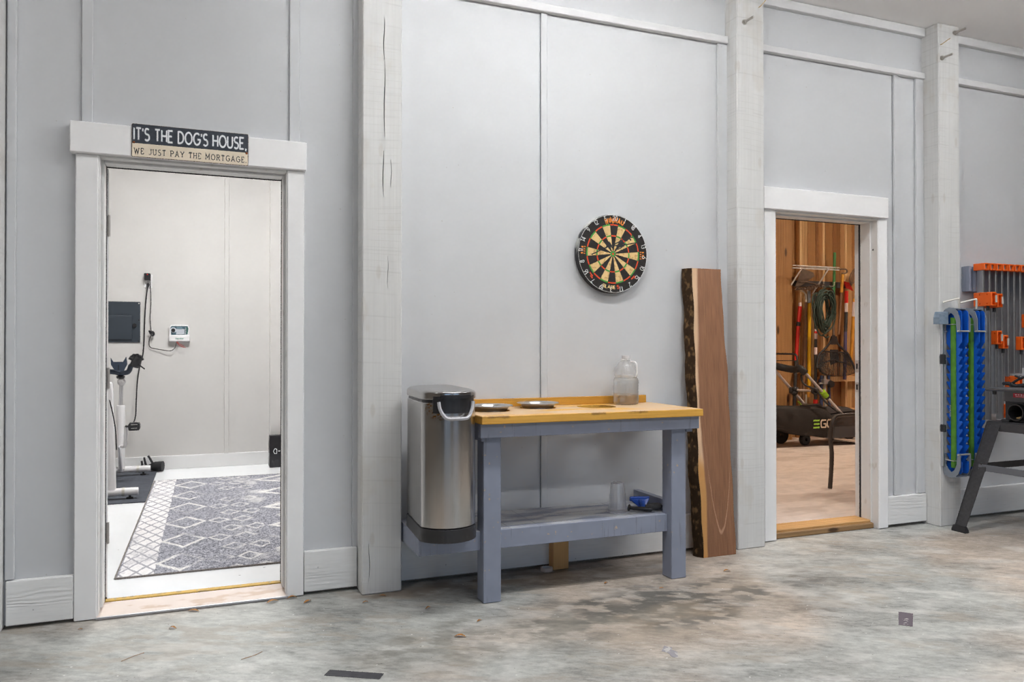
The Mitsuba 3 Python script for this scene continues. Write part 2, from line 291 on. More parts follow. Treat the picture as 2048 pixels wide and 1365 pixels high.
def wood(name, light, dark, ax='x', scale=1.0, rough=0.5, knots=0.0, bump=0.0006, wear=None, spec=0.4):
    """Sawn wood whose grain runs along one axis."""
    def along(p):
        return (p.x, p.y, p.z) if ax == 'x' else (p.y, p.x, p.z) if ax == 'y' else (p.z, p.x, p.y)
    def f(p, n, uv):
        l, a, b = along(p)
        a, b, l = a * scale, b * scale, l * scale
        warp = fbm(l * 1.6, a * 7, b * 7, 3)
        ring = dr.sin((a * 1.0 + b * 0.8) * 150 + warp * 16)
        fine = fbm(l * 5, a * 260, b * 260, 3)
        t = 0.45 + 0.25 * ring * smoothstep(0.25, 0.75, noise(l * 0.9, a * 9, b * 9)) + 0.75 * (fine - 0.5)
        c = mix(light, dark, dr.clip(t, 0, 1))
        if knots:
            d, _, w = voronoi(l * 2.1, (a + b) * 6.0)
            c = mix(c, (dark[0] * .32, dark[1] * .28, dark[2] * .25), smoothstep(0.13, 0.05, d) * dr.select(w < knots, 1.0, 0.0))
        return wear(p, n, c, fine) if wear else c
    def bmp(p, n, uv):
        l, a, b = along(p)
        return fbm(l * 5 * scale, a * 240 * scale, b * 240 * scale, 3)
    return mat(name, f, rough, spec, bump=bmp, bump_scale=bump)
def top_wear(p, n, c, fine):
    worn = smoothstep(0.30, 0.62, fbm(p.x * 4, p.y * 9, 3, 4) + 0.12 * fine)
    up = smoothstep(0.8, 0.95, n.z)
    c = mix(c, (0.54, 0.38, 0.235), 0.92 * worn * up)
    front = smoothstep(0.873, 0.884, p.z + 0.010 * (fbm(p.x * 35, p.z * 50, 4, 4) - 0.5)) * smoothstep(0.52, 0.66, fbm(p.x * 9, 2, 8, 4)) * (1 - up)
    return mix(c, (0.16, 0.075, 0.02), 0.75 * front)
wood('m_stained_top', (0.72, 0.41, 0.080), (0.47, 0.22, 0.030), 'x', 1.0, 0.42, 0.35, wear=top_wear)
wood('m_stained_strip', (0.62, 0.33, 0.050), (0.34, 0.14, 0.015), 'x', 1.0, 0.4, 0.3)
wood('m_stud', (0.66, 0.40, 0.17), (0.46, 0.24, 0.08), 'z', 1.0, 0.55, 0.3)
wood('m_shed_plank', (0.40, 0.215, 0.085), (0.19, 0.082, 0.027), 'z', 0.8, 0.6, 0.55)
wood('m_shed_plank_pale', (0.56, 0.36, 0.17), (0.33, 0.17, 0.065), 'z', 0.9, 0.6, 0.45)
wood('m_shed_plank_dark', (0.27, 0.125, 0.045), (0.125, 0.050, 0.018), 'z', 0.85, 0.6, 0.55)
wood('m_shed_stud', (0.72, 0.49, 0.27), (0.50, 0.29, 0.13), 'z', 1.0, 0.6, 0.3)
wood('m_shed_sill', (0.62, 0.37, 0.15), (0.40, 0.20, 0.07), 'x', 1.0, 0.5, 0.2)
wood('m_shed_sill_old', (0.33, 0.20, 0.09), (0.18, 0.10, 0.045), 'x', 1.0, 0.6, 0.2)
wood('m_handle_ash', (0.58, 0.35, 0.14), (0.40, 0.20, 0.07), 'z', 2.0, 0.5)
wood('m_handle_brown', (0.20, 0.10, 0.05), (0.10, 0.05, 0.025), 'z', 2.0, 0.6)
wood('m_handle_orange', (0.70, 0.33, 0.05), (0.52, 0.21, 0.02), 'z', 2.0, 0.4)
def walnut_wear(p, n, c, fine):
    edge = 2.632 + 0.012 * dr.sin(p.z * 4.2 + 0.6) + 0.010 * fbm(p.z * 6, 1, 1, 3)
    sap = smoothstep(0.034, 0.018, p.x - edge + 0.012 * (fbm(p.z * 4, p.x * 40, 1, 3) - 0.5))
    low = smoothstep(0.62, 0.50, p.z + 0.2 * (fbm(p.x * 20, p.z * 3, 4, 3) - 0.5))
    c = mix(c, mix((0.68, 0.47, 0.30), (0.56, 0.29, 0.095), low), 0.85 * sap)
    bow = p.z - 0.14 - 60.0 * dr.square(p.x - 2.770)
    arch = smoothstep(0.020, 0.004, dr.abs(bow + 0.03 * (fbm(p.x * 60, p.z * 9, 2, 3) - 0.5))) * smoothstep(0.80, 0.35, p.z)
    c = mix(c, (0.62, 0.38, 0.25), 0.45 * arch)
    saw = dr.sin(p.z * 900 + 3 * noise(p.x * 9, p.z * 3)) * 0.035 * smoothstep(0.55, 0.3, p.z)
    return c * (1 + saw)
wood('m_walnut', (0.285, 0.138, 0.072), (0.140, 0.062, 0.032), 'z', 0.55, 0.55, 0.12, wear=walnut_wear)
mat('m_bark', lambda p, n, uv: mix((0.030, 0.018, 0.010), (0.14, 0.085, 0.040), smoothstep(0.5, 0.75, fbm(p.x * 60, p.y * 60, p.z * 30, 4))), 0.95, 0.1, bump=lambda p, n, uv: fbm(p.x * 70 + p.y * 70, p.z * 40, 2, 3), bump_scale=0.01)
def blue_paint(p, n, uv):
    c = mi.Color3f(0.228, 0.254, 0.325) * (0.93 + 0.13 * fbm(p.x * 20 + p.y * 20, p.z * 16, 1, 3))
    up = smoothstep(0.7, 0.95, n.z) * smoothstep(0.32, 0.333, p.z) * smoothstep(0.40, 0.36, p.z)
    dust = smoothstep(0.30, 0.62, fbm(p.x * 6, p.y * 22, 4, 5))
    c = mix(c, (0.52, 0.54, 0.55), 0.70 * dust * up)                       # the bare, scrubbed shelf boards
    drip = smoothstep(0.72, 0.80, fbm(p.x * 90, p.z * 4, 6, 3))
    c = mix(c, (0.15, 0.155, 0.19), 0.45 * drip)
    chip = smoothstep(0.79, 0.82, fbm(p.x * 45 + p.y * 45, p.z * 45, 9, 4))
    return mix(c, (0.50, 0.36, 0.22), 0.7 * chip)
mat('m_blue_paint', blue_paint, 0.5, 0.4, bump=lambda p, n, uv: fbm(p.x * 30 + p.y * 30, p.z * 90, 2, 3), bump_scale=0.0008)
mat('m_blue_dark', (0.155, 0.175, 0.225), 0.5, 0.4)

# ------------------------------------------------------------------ the setting
FACE = 3.875                       # garage side of the long wall
CEIL = 3.40
# garage floor, ceiling and shell
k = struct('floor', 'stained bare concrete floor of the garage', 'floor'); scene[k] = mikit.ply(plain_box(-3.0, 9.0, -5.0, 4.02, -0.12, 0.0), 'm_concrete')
k = struct('floor_001', 'white painted floor of the small room behind the left door', 'floor'); scene[k] = mikit.ply(plain_box(-2.2, 2.95, 4.03, 8.2, -0.12, 0.02), 'm_painted_floor')
k = struct('floor_002', 'pinkish concrete floor of the tool room behind the right door', 'floor'); scene[k] = mikit.ply(plain_box(2.95, 9.6, 4.03, 8.3, -0.12, 0.0), 'm_shed_concrete')
k = struct('ceiling', 'plain white ceiling', 'ceiling'); scene[k] = mikit.ply(plain_box(-3.0, 9.6, -5.0, 8.4, CEIL, CEIL + 0.1), 'm_ceiling')
k = struct('wall_left', 'plain painted side wall of the garage', 'wall'); scene[k] = mikit.ply(plain_box(-3.1, -3.0, -5.0, 4.0, 0, CEIL), 'm_side_wall')
k = struct('wall_right', 'plain painted side wall of the garage', 'wall'); scene[k] = mikit.ply(plain_box(9.0, 9.1, -5.0, 3.87, 0, CEIL), 'm_side_wall')
def with_holes(x0, x1, z0, z1, y0, y1, holes):
    p = sbox(x0, z0, x1, z1)
    for (a, b, c, d) in holes: p = p.difference(sbox(a, c, b, d))
    return on_wall(extr(p, y1 - y0), 0, y1, 0)
k = struct('wall_front', 'garage front wall with two open vehicle doorways', 'wall')
scene[k] = mikit.ply(with_holes(-3.1, 9.1, 0, CEIL, -5.15, -5.0, [(-1.9, 1.5, -1, 2.75), (3.1, 6.9, -1, 2.75)]), 'm_side_wall')
k = struct('ground', 'pale gravel drive outside the vehicle doorways', 'ground'); scene[k] = mikit.ply(plain_box(-60, 60, -70, -5.15, -0.30, -0.02), 'm_gravel')
# the long wall: core with two door openings, then panels, battens and rails as pieces
D1, D2 = (-0.454, 0.347), (3.294, 4.134)
HEAD = 2.055
k = struct('wall_back', 'pale grey panelled wall with battens and two doorways', 'wall')
scene[k] = mikit.ply(with_holes(-3.0, 9.0, 0, CEIL, 3.887, 4.03, [(D1[0] - .02, D1[1] + .02, -1, HEAD + .02), (D2[0] - .02, D2[1] + .02, -1, HEAD + .02)]), 'm_side_wall')
def panel(x0, x1, z0, z1, holes=()):
    part('wall_back', 'panel', with_holes(x0, x1, z0, z1, FACE, 3.887, holes), 'm_panel')
h1, h2 = (D1[0] - .02, D1[1] + .02, -1, HEAD + .02), (D2[0] - .02, D2[1] + .02, -1, HEAD + .02)
panel(-3.0, -0.532, 0.012, CEIL); panel(-0.528, 0.361, 0.012, CEIL, [h1]); panel(0.364, 0.70, 0.012, CEIL, [(-1, D1[1] + .02, -1, HEAD + .02)])
panel(0.88, 1.697, 0.012, 3.07); panel(1.700, 2.935, 0.012, 3.07); panel(0.88, 2.935, 3.073, CEIL)
panel(3.12, 4.296, 0.012, 3.07, [h2]); panel(4.299, 4.58, 0.012, 3.07); panel(3.12, 4.58, 3.073, CEIL)
panel(4.75, 7.2, 0.012, 3.07); panel(4.75, 7.2, 3.073, CEIL); panel(7.203, 9.0, 0.012, CEIL)
def batten(x0, x1, z0=0.21, z1=CEIL, th=0.013): part('wall_back', 'batten', box(x0, x1, FACE - th, FACE, z0, z1, 0.003), 'm_panel')
batten(-0.811, -0.776, th=0.02); batten(-0.530, -0.485, 2.15); batten(0.361, 0.411, 2.15); batten(0.668, 0.700, 0.21)
batten(1.698, 1.736, 0.215, 3.055); batten(2.866, 2.935, 0.215, 3.055, 0.018); batten(4.297, 4.338, 0.21, 3.055, 0.018); batten(4.497, 4.57, 0.21, 3.055, 0.018)
batten(7.18, 7.22, 0.21, 3.055)
def rail(x0, x1, z0, z1): part('wall_back', 'rail', box(x0, x1, FACE - 0.035, FACE, z0, z1, 0.003), 'm_rail')
rail(0.895, 2.930, 3.056, 3.100); rail(3.135, 4.567, 3.050, 3.090); rail(4.765, 7.2, 3.056, 3.100)
rail(0.895, 2.930, 3.345, 3.398); rail(3.135, 4.567, 3.340, 3.398); rail(4.765, 7.2, 3.340, 3.398)
# baseboards
def baseboard(side, x0, x1, z0, z1):
    kk = struct(f'baseboard_{side}', 'white rough grained baseboard held just off the floor', 'baseboard')
    scene[kk] = mikit.ply(box(x0, x1, 3.845, FACE, z0, z1, 0.003), 'm_baseboard')
baseboard('left', -0.805, -0.551, 0.016, 0.206); baseboard('middle', 0.433, 0.690, 0.017, 0.212); baseboard('center', 0.893, 2.93, 0.018, 0.218)
baseboard('right', 4.216, 4.568, 0.020, 0.206); baseboard('far_right', 4.768, 7.2, 0.022, 0.210)
# posts
def post(x0, x1, y0, label, cracks=(), z0=0.0):
    m = mf(box(x0, x1, y0, 3.887, z0, CEIL, 0.005))
    for (cx, za, zb, w, dep) in cracks:
        pts, n = [], 9
        for i in range(n + 1):
            z = za + (zb - za) * i / n
            pts.append((cx + 0.0022 * math.sin(7 * i + cx * 50), z, w * math.sin(math.pi * (i + .15) / (n + .3)) + .0003))
        poly = Polygon([(a + c, b) for a, b, c in pts] + [(a - c, b) for a, b, c in pts[::-1]])
        m = m - mf(prism_xz(list(poly.buffer(0).exterior.coords)[:-1], y0 - .01, y0 + dep))
    return single('timber_post', tm(m), 'm_post', label, 'post', smooth=20)
post(-1.02, -0.817, 3.742, 'pale grey timber post cut by the left edge of the photo')
post(0.694, 0.891, 3.745, 'cracked pale grey timber post between the signed door and the bench', [(0.8005, 2.62, 2.84, .0020, .03), (0.8030, 2.24, 2.62, .0022, .03), (0.797, 1.95, 2.18, .0020, .025), (0.836, 2.00, 2.14, .0014, .02), (0.820, 1.50, 1.66, .001, .015), (0.730, .06, .25, .0012, .02)])
post(2.933, 3.133, 3.762, 'pale grey timber post beside the leaning walnut board')
post(4.571, 4.766, 3.742, 'rightmost pale grey timber post where the blue clamps hang')
k = 'timber_post_002'

# ------------------------------------------------------------------ doors
def doorway(n, x0, x1, cl, cr, hl, hr, label):
    d = struct(f'door_{n}', label, 'door')
    part(d, 'side_casing', box(cl, x0 - 0.006, 3.842, FACE, 0.004, 2.066, 0.003), 'm_casing'); part(d, 'side_casing', box(x1 + 0.004, cr, 3.842, FACE, 0.004, 2.066, 0.003), 'm_casing')
    part(d, 'head_casing', box(hl, hr, 3.822, FACE, 2.066, 2.203, 0.003), 'm_casing')
    for s, x in ((-1, x0), (1, x1)):
        part(d, 'side_jamb', box(x, x + s * .019, 3.848, 4.045, 0.0, HEAD + .019, 0.002), 'm_jamb')
        part(d, 'door_stop', box(x, x - s * .011, 3.900, 3.985, 0.035, HEAD, 0.002), 'm_jamb')
        part(d, 'weather_strip', box(x - s * .0005, x - s * .013, 3.986, 3.999, 0.035, HEAD, 0.003), 'm_black_rubber')
    part(d, 'head_jamb', box(x0, x1, 3.848, 4.045, HEAD, HEAD + .019, 0.002), 'm_jamb')
    part(d, 'door_stop', box(x0 + .012, x1 - .012, 3.900, 3.985, HEAD - .011, HEAD, 0.002), 'm_jamb')
    part(d, 'weather_strip', box(x0 + .012, x1 - .012, 3.986, 3.999, HEAD - .014, HEAD, 0.003), 'm_black_rubber')
    return d
d = doorway(1, D1[0], D1[1], -0.549, 0.430, -0.569, 0.439, 'white cased doorway under the dog sign, open to the white room')
part(d, 'sill', prism_yz([(3.836, 0.0), (3.836, 0.014), (3.99, 0.030), (3.99, 0.0)], D1[0] - .006, D1[1] + .006), 'm_sill_pale')
part(d, 'sill_edge', tube([(D1[0] - .008, 3.834, 0.008), (D1[1] + .004, 3.834, 0.008)], 0.006, 8), 'm_aluminium', smooth=40)
part(d, 'sill_edge', box(D1[0], D1[1], 3.99, 4.006, 0, 0.026), 'm_black_rubber')
part(d, 'floor_strip', box(D1[0], D1[1], 4.006, 4.046, 0.0, 0.031, 0.003), 'm_brass')
for x in (D1[0] + .05, -.05, .15, D1[1] - .06): part(d, 'screw', lathe([(0, .0325), (.004, .0325), (.005, .031), (0, .031)], 12, (x, 4.026, 0)), 'm_hinge')
# the leaf swings into the room: hinge edge seen just inside the left jamb
hx, hy, op = D1[0] + .014, 4.050, 10.5
leaf_dir = (-math.sin(math.radians(op)), math.cos(math.radians(op)))
def leaf(m): return shift(turn(m, op), hx, hy, 0)
L = part(d, 'leaf', leaf(box(-.036, 0, 0.002, 0.78, 0.035, HEAD - .006, 0.002)), 'm_casing')
for zc in (1.78, 1.063, 0.337):
    part(d, 'leaf__hinge', cat(leaf(prism_xz(list(rrect(.026, .098, .008).exterior.coords)[:-1], -.0005, .002).apply_translation((-.016, 0, zc))), rod((hx + .002, hy - .004, zc - .05), (hx + .002, hy - .004, zc + .05), .0055, 10)), 'm_hinge')
part(d, 'leaf__sweep', leaf(hull([(-.036, -.004, .03), (0, -.004, .03), (-.036, .02, .03), (0, .02, .03), (-.036, -.004, .06), (-.036, .02, .06)])), 'm_black_rubber')
d = doorway(2, D2[0], D2[1], 3.199, 4.216, 3.180, 4.207, 'white cased doorway with an oak sill, open to the tool room')
part(d, 'sill', box(D2[0] + .004, D2[1] - .004, 3.905, 4.046, 0.0, 0.052, 0.006), 'm_shed_sill', label='honey coloured wooden sill')
part(d, 'sill_edge', box(D2[0] + .004, D2[1] - .004, 3.880, 3.907, 0.0, 0.036, 0.006), 'm_shed_sill_old')
for z0, z1 in ((1.035, 1.118), (0.900, 0.968)):
    pl = on_side(extr(rrect(.030, z1 - z0, .005).difference(sbox(-.009, -.018, .007, .018)), .0016), D2[1] + .0004, 4.024, (z0 + z1) / 2)
    s = part(d, 'strike_plate', pl, 'm_aluminium'); part(d, s.split('__')[1] + '__pocket', on_side(extr(sbox(-.009, -.018, .007, .018), .0005), D2[1] + .0002, 4.024, (z0 + z1) / 2), 'm_black_rubber')
part(d, 'hole', on_side(extr(Point(0, 0).buffer(.006), .0006), D2[1] + .0003, 3.885, 1.86), 'm_black_rubber')

# ------------------------------------------------------------------ garage tube lamps and added fill lamps (outside the frame) and daylight through the doorways
scene['m_lamp_white'] = {'type': 'diffuse', 'reflectance': rgb((.8, .8, .8))}
def strip_lamp(x0, x1, y, label):
    t = thing('strip_lamp', label, 'ceiling lamp')
    part(t, 'housing', box(x0 - .03, x1 + .03, y - .09, y + .09, CEIL - .045, CEIL - .001, .004), 'm_white')
    prof = [(y - .07 + .14 * i / 12, CEIL - .0560 - .040 * math.sin(math.pi * i / 12)) for i in range(13)] + [(y + .052, CEIL - .0452), (y - .052, CEIL - .0452)]
    part(t, 'diffuser', mikit.ply(prism_yz(prof, x0, x1), 'm_lamp_white', emitter={'type': 'area', 'radiance': rgb(LAMP_GARAGE)}), None)
strip_lamp(0.5, 2.9, 2.6, 'long white strip lamp on the ceiling above the bench')
strip_lamp(-1.3, -0.7, 2.2, 'added unseen fill lamp, a short white ceiling strip left of the viewer')  # added fill lamp, lifts the dark left part of the wall
strip_lamp(3.9, 5.7, 2.6 - .35, 'white strip lamp on the ceiling near the blue clamps')
strip_lamp(1.2, 3.4, -0.2, 'added unseen fill lamp, a white ceiling strip behind the viewer')  # added fill lamp, gives general light and reaches the upper wall

# ------------------------------------------------------------------ the feeding bench
b = thing('workbench', 'blue grey painted bench with a stained wooden top and a low shelf', 'bench')
TOPZ = 0.888
top = mf(box(1.172, 2.392, 3.345, 3.873, TOPZ - .038, TOPZ, .003))
BOWLS = ((1.327, 3.650), (1.622, 3.734)); HOLE = (1.945, 3.685)
for (x, y), r in zip(BOWLS + (HOLE,), (.096, .096, .105)):
    top = top - m3.Manifold.cylinder(.2, r, r, 48).translate((x, y, TOPZ - .1))
part(b, 'tabletop', tm(top), 'm_stained_top', smooth=30, label='worn yellow stained wooden top with round bowl holes')
part(b, 'backsplash', box(1.19, 2.358, 3.852, 3.8745, TOPZ + .0003, .931, .002), 'm_stained_strip')
part(b, 'apron', box(1.176, 2.384, 3.372, 3.410, .784, TOPZ - .038, .002), 'm_blue_paint')
for x in (1.192, 2.330): part(b, 'side_apron', box(x, x + .038, 3.410, 3.850, .764, TOPZ - .038, .002), 'm_blue_paint')
for x in (1.203, 2.240):
    part(b, 'leg', box(x, x + .089, 3.412, 3.501, 0.001, TOPZ - .0385, .003), 'm_blue_paint')
part(b, 'shelf_rail', box(.900, 1.2028, 3.450, 3.5015, .243, .333, .002), 'm_blue_paint')
part(b, 'shelf_rail', box(1.2925, 2.2395, 3.450, 3.5015, .243, .333, .002), 'm_blue_paint')
part(b, 'shelf_rail', box(.900, .9375, 3.5015, 3.844, .243, .333, .002), 'm_blue_paint')
part(b, 'shelf_board', box(.9375, 2.262, 3.502, 3.672, .296, .333, .002), 'm_blue_paint'); part(b, 'shelf_board', box(.9375, 2.262, 3.676, 3.844, .294, .332, .002), 'm_blue_paint')
part(b, 'shelf_side', box(2.266, 2.304, 3.502, 3.842, .243, .392, .002), 'm_blue_paint')
part(b, 'support_block', box(1.736, 1.828, 3.786, 3.8445, 0.001, .2935, .002), 'm_stud', label='bare pine prop under the shelf')

# ------------------------------------------------------------------ the pet food bin
bx = thing('food_bin', 'tall brushed steel pet food bin with a domed lid and grey bail handle', 'bin')
def bin_outline(off=0.0, n=7):
    """D-shaped footprint: flat back, straight sides, bowed front."""
    w, back, corner = .1275, .225, -.115
    R = (w * w + .083 * .083) / (2 * .083)
    pts = [(w, back), (-w, back), (-w, corner)]
    a = math.asin(w / R)
    for s in np.linspace(-a, a, 25)[1:-1]: pts.append((R * math.sin(s), corner - .083 + R - R * math.cos(s)))
    pts.append((w, corner))
    return Polygon(pts).buffer(-.022).buffer(.022 + off, quad_segs=n)
def ring_at(off, z):
    p = np.array(bin_outline(off).exterior.coords)[:-1]
    L = np.r_[0, np.cumsum(np.linalg.norm(np.diff(np.vstack([p, p[:1]]), axis=0), axis=1))]
    s = np.linspace(0, L[-1], 160, endpoint=False); q = np.vstack([p, p[:1]])
    i0 = np.argmin(np.abs(np.arctan2(p[:, 1], p[:, 0]) - 1.0)); off0 = L[i0]
    s = (s + off0) % L[-1]
    return np.c_[np.interp(s, L, q[:, 0]), np.interp(s, L, q[:, 1]), np.full(160, z)]
def bin_at(m): return shift(turn(m, -3.0), 1.0235, 3.482, .3335)
def steel(p, n, uv):
    c = mi.Color3f(0.45, 0.44, 0.43) * (0.94 + 0.08 * fbm((p.x + p.y) * 900, p.z * 2, 1, 2))
    r = dr.sqrt(dr.square((p.x - 0.930 - 0.32 * (0.955 - p.z)) / 0.040) + dr.square((p.z - 0.925) / 0.050))
    rust = smoothstep(0.52, 0.60, fbm(p.x * 130, p.y * 130, p.z * 130, 3)) * smoothstep(1.15, 0.55, r) * smoothstep(3.5, 3.44, p.y)
    drops = specks(p.x + p.y, p.z, 0.03, 0.035) * smoothstep(0.55, 0.7, noise(p.x * 9, p.z * 9))
    return mix(mix(c, (0.30, 0.135, 0.030), rust), (0.20, 0.16, 0.12), 0.6 * drops)
mat('m_brushed_steel', steel, lambda p, n, uv: 0.12 + 0.09 * fbm((p.x + p.y) * 400, p.z * 3, 1, 2), 0.5, 1.0)
mat('m_handle_grey', (0.56, 0.56, 0.59), 0.35, 0.5)
part(bx, 'base', bin_at(loft([ring_at(.004, 0), ring_at(.005, .006), ring_at(.003, .058), ring_at(-.006, .062)])), 'm_black_plastic', smooth=35, label='black plastic base')
part(bx, 'body', bin_at(loft([ring_at(-.004, .0622), ring_at(0, .066), ring_at(0, .622), ring_at(-.004, .626)])), 'm_brushed_steel', smooth=35, label='brushed steel body with rust spots')
part(bx, 'gasket', bin_at(loft([ring_at(-.006, .6262), ring_at(-.006, .640)])), 'm_black_plastic', smooth=35)
ld = [ring_at(0, .6402), ring_at(.002, .643), ring_at(.002, .668), ring_at(-.002, .6735)] + [ring_at(-.002 - .100 * (1 - math.cos(t)) - .02 * t / 1.4, .6735 + .020 * math.sin(t)) for t in np.linspace(.15, 1.4, 8)]
part(bx, 'lid', bin_at(loft(ld)), 'm_brushed_steel', smooth=35, label='domed steel lid')
front = lambda x: -.115 - .083 + (lambda R: R - math.sqrt(R * R - x * x))((.1275 ** 2 + .083 ** 2) / (2 * .083))
def front_strip(x0, x1, z0, z1, t0, t1, n=16):
    xs = np.linspace(x0, x1, n)
    p = [(x, front(x) - t1) for x in xs] + [(x, front(x) + t0) for x in xs[::-1]]
    return prism_xy(p, z0, z1)
part(bx, 'latch_housing', bin_at(front_strip(-.085, .108, .580, .655, .006, .013)), 'm_black_plastic', label='black latch housing')
part(bx, 'latch_tab', bin_at(front_strip(-.055, .085, .646, .662, .0, .022)), 'm_black_plastic')
hp = bend([(-.066, .632), (-.062, .600), (-.038, .556), (.072, .556), (.094, .600), (.097, .632)], .045, 8)
hp = np.array([(x, front(x) - .024, z) for x, z in hp])
part(bx, 'handle', bin_at(tube(hp, .0105, 10, flat=.75)), 'm_handle_grey', smooth=40, label='grey bail handle')

# ------------------------------------------------------------------ bowls, jug, cup, brush, comb
def bowl(x, y, label, tilt=0):
    prof = [(0, .0), (.068, .0), (.074, .003), (.094, .034), (.110, .0375), (.1125, .036), (.1125, .0385), (.108, .041), (.0915, .0365), (.071, .0065), (.066, .0035), (0, .003)]
    m = shift(turn(lathe(prof, 56), tilt, (0, 1, 0)), x, y, TOPZ - .012)
    return single('steel_bowl', m, 'm_bowl', label, 'bowl', 'round steel bowls in the bench top', smooth=30)
mat('m_bowl', lambda p, n, uv: mi.Color3f(0.66, 0.65, 0.63) * (0.92 + 0.12 * fbm(p.x * 60, p.y * 60, 1, 3)), 0.20, 0.5, 1.0)
bowl(*BOWLS[0], 'round steel bowl nearest the food bin, partly hidden by it'); bowl(*BOWLS[1], 'round steel bowl in the middle of the bench top, next to the empty hole')
scene['m_clear_plastic'] = {'type': 'blendbsdf', 'weight': 0.10, 'a': {'type': 'thindielectric', 'int_ior': 1.6, 'ext_ior': 1.0}, 'b': {'type': 'twosided', 'bsdf': {'type': 'roughplastic', 'diffuse_reflectance': rgb((.62, .62, .60)), 'alpha': .15}}}
scene['m_scuffed_plastic'] = {'type': 'blendbsdf', 'weight': 0.17, 'a': {'type': 'thindielectric', 'int_ior': 1.6, 'ext_ior': 1.0}, 'b': {'type': 'twosided', 'bsdf': {'type': 'roughplastic', 'diffuse_reflectance': rgb((.55, .55, .60)), 'alpha': .12}}}
scene['m_water'] = {'type': 'dielectric', 'int_ior': 1.33, 'ext_ior': 1.0, 'specular_transmittance': rgb((1.0, 1.0, .985))}
j = thing('water_jug', 'clear plastic juice jug with water and a white handle on the bench top', 'jug')
jx, jy = 2.172, 3.762
def jug_profile(off): return [(.055, .000), (.066, .004), (.0705, .014), (.0705, .060), (.0685, .063), (.0705, .067), (.0685, .080), (.0705, .084), (.0685, .097), (.0705, .101), (.0685, .114), (.0705, .118), (.0705, .134), (.066, .145), (.061, .150), (.061, .156), (.0655, .163), (.0655, .170), (.062, .190), (.054, .212), (.042, .231), (.027, .242), (.023, .246), (.023, .256)]
out = [(0, .0)] + jug_profile(0)
part(j, 'bottle', lathe(out, 56, (jx, jy, TOPZ + .0005)), 'm_clear_plastic', smooth=40, label='clear ribbed bottle')
wp = [(0, .003)] + [(r - .0022, max(z, .003)) for r, z in jug_profile(0) if z < .158] + [(.0592, .158), (0, .158)]
part(j, 'water', lathe(wp, 48, (jx, jy, TOPZ + .0005)), 'm_water', smooth=40)
part(j, 'cap', lathe([(0, .274), (.0225, .274), (.024, .272), (.024, .2565), (0, .2565)], 32, (jx, jy, TOPZ)), 'm_cap', smooth=40)
part(j, 'neck_ring', lathe([(.0232, .249), (.027, .249), (.027, .254), (.0232, .254)], 32, (jx, jy, TOPZ)), 'm_white', smooth=40)
mat('m_cap', (0.56, 0.55, 0.56), 0.4, 0.5)
hc = np.array([.43, -.90, 0])
hpts = bend([(.030, .240), (.070, .238), (.073, .185), (.071, .162), (.050, .150), (.034, .166), (.030, .238)], .018, 5)
part(j, 'handle', tube([V(jx, jy, TOPZ) + hc * a + V(0, 0, z) for a, z in hpts], .0048, 10), 'm_white', smooth=40, label='white plastic handle')
c = thing('plastic_cup', 'clear ribbed plastic cup upside down on the low shelf', 'cup')
cr = []
for z, r in ((0, .0525), (.004, .0535), (.018, .0535), (.020, .0485), (.150, .0355), (.156, .0335)):
    a = np.arange(72) * 2 * np.pi / 72; rr = r * (1 + .016 * np.cos(18 * a) * (0.03 < z < .152))
    cr.append(np.c_[2.018 + rr * np.cos(a), 3.585 + rr * np.sin(a), np.full(72, z + .334)])
part(c, 'wall', loft(cr + [cr[-1] * 0 + V(2.018, 3.585, .490)], caps=False), 'm_scuffed_plastic', smooth=30)
part(c, 'rim', tube([(2.018 + .0535 * math.cos(a), 3.585 + .0535 * math.sin(a), .3365) for a in np.linspace(0, 2 * math.pi, 48, endpoint=False)], .0022, 8, closed=True), 'm_cup_rim', smooth=True)
part(c, 'base', tube([(2.018 + .0335 * math.cos(a), 3.585 + .0335 * math.sin(a), .490) for a in np.linspace(0, 2 * math.pi, 40, endpoint=False)], .0016, 8, closed=True), 'm_cup_rim', smooth=True)
mat('m_cup_rim', (0.60, 0.60, 0.66), 0.15, 0.6)
mat('m_blue_plastic', (0.012, 0.075, 0.42), 0.22, 0.5)
mat('m_rubber_grey', lambda p, n, uv: mi.Color3f(0.055, 0.055, 0.058) * (0.8 + 0.5 * fbm(p.x * 90, p.y * 90, p.z * 90, 3)), 0.7, 0.3)
g = thing('grooming_brush', 'blue grooming brush with a dark rubber handle on the low shelf', 'brush')
def brush_at(m): return shift(turn(turn(m, 24, (1, 0, 0)), -18), 2.175, 3.612, .3545)
part(g, 'head', brush_at(cat(hull([(-.052, .042, .016), (.056, .042, .016), (-.012, -.030, .004), (.016, -.030, .004), (-.052, .042, .004), (.056, .042, .004), (0, 0, .022)]), box(-.052, .056, .038, .050, -.004, .022, .003))), 'm_blue_plastic', smooth=30, label='blue plastic head')
part(g, 'neck', brush_at(tube([(0, .012, .018), (.004, -.02, .024), (.006, -.05, .016)], [.013, .014, .012], 12)), 'm_blue_plastic', smooth=True)
part(g, 'handle', shift(turn(tube(spline([(0, 0, 0), (.02, -.004, .001), (.06, -.012, .001), (.082, -.018, .002), (.092, -.02, .002)], 4), [.010, .011, .012, .013, .014, .016, .018, .019, .0195, .019, .018, .017, .015, .011, .008, .005, .002], 14), -4), 2.172, 3.560, .3545), 'm_rubber_grey', smooth=True, label='dark rubber handle')
g = thing('grooming_comb', 'black comb with a long rounded handle at the front of the low shelf', 'comb')
cb = [(2.083, 3.575, .354), (2.105, 3.555, .352), (2.150, 3.530, .351), (2.180, 3.520, .3495), (2.188, 3.518, .349)]
part(g, 'handle', tube(spline(cb, 4), list(np.linspace(.0085, .0135, 13)) + [.0135, .012, .009, .003], 12), 'm_black_plastic', smooth=True)
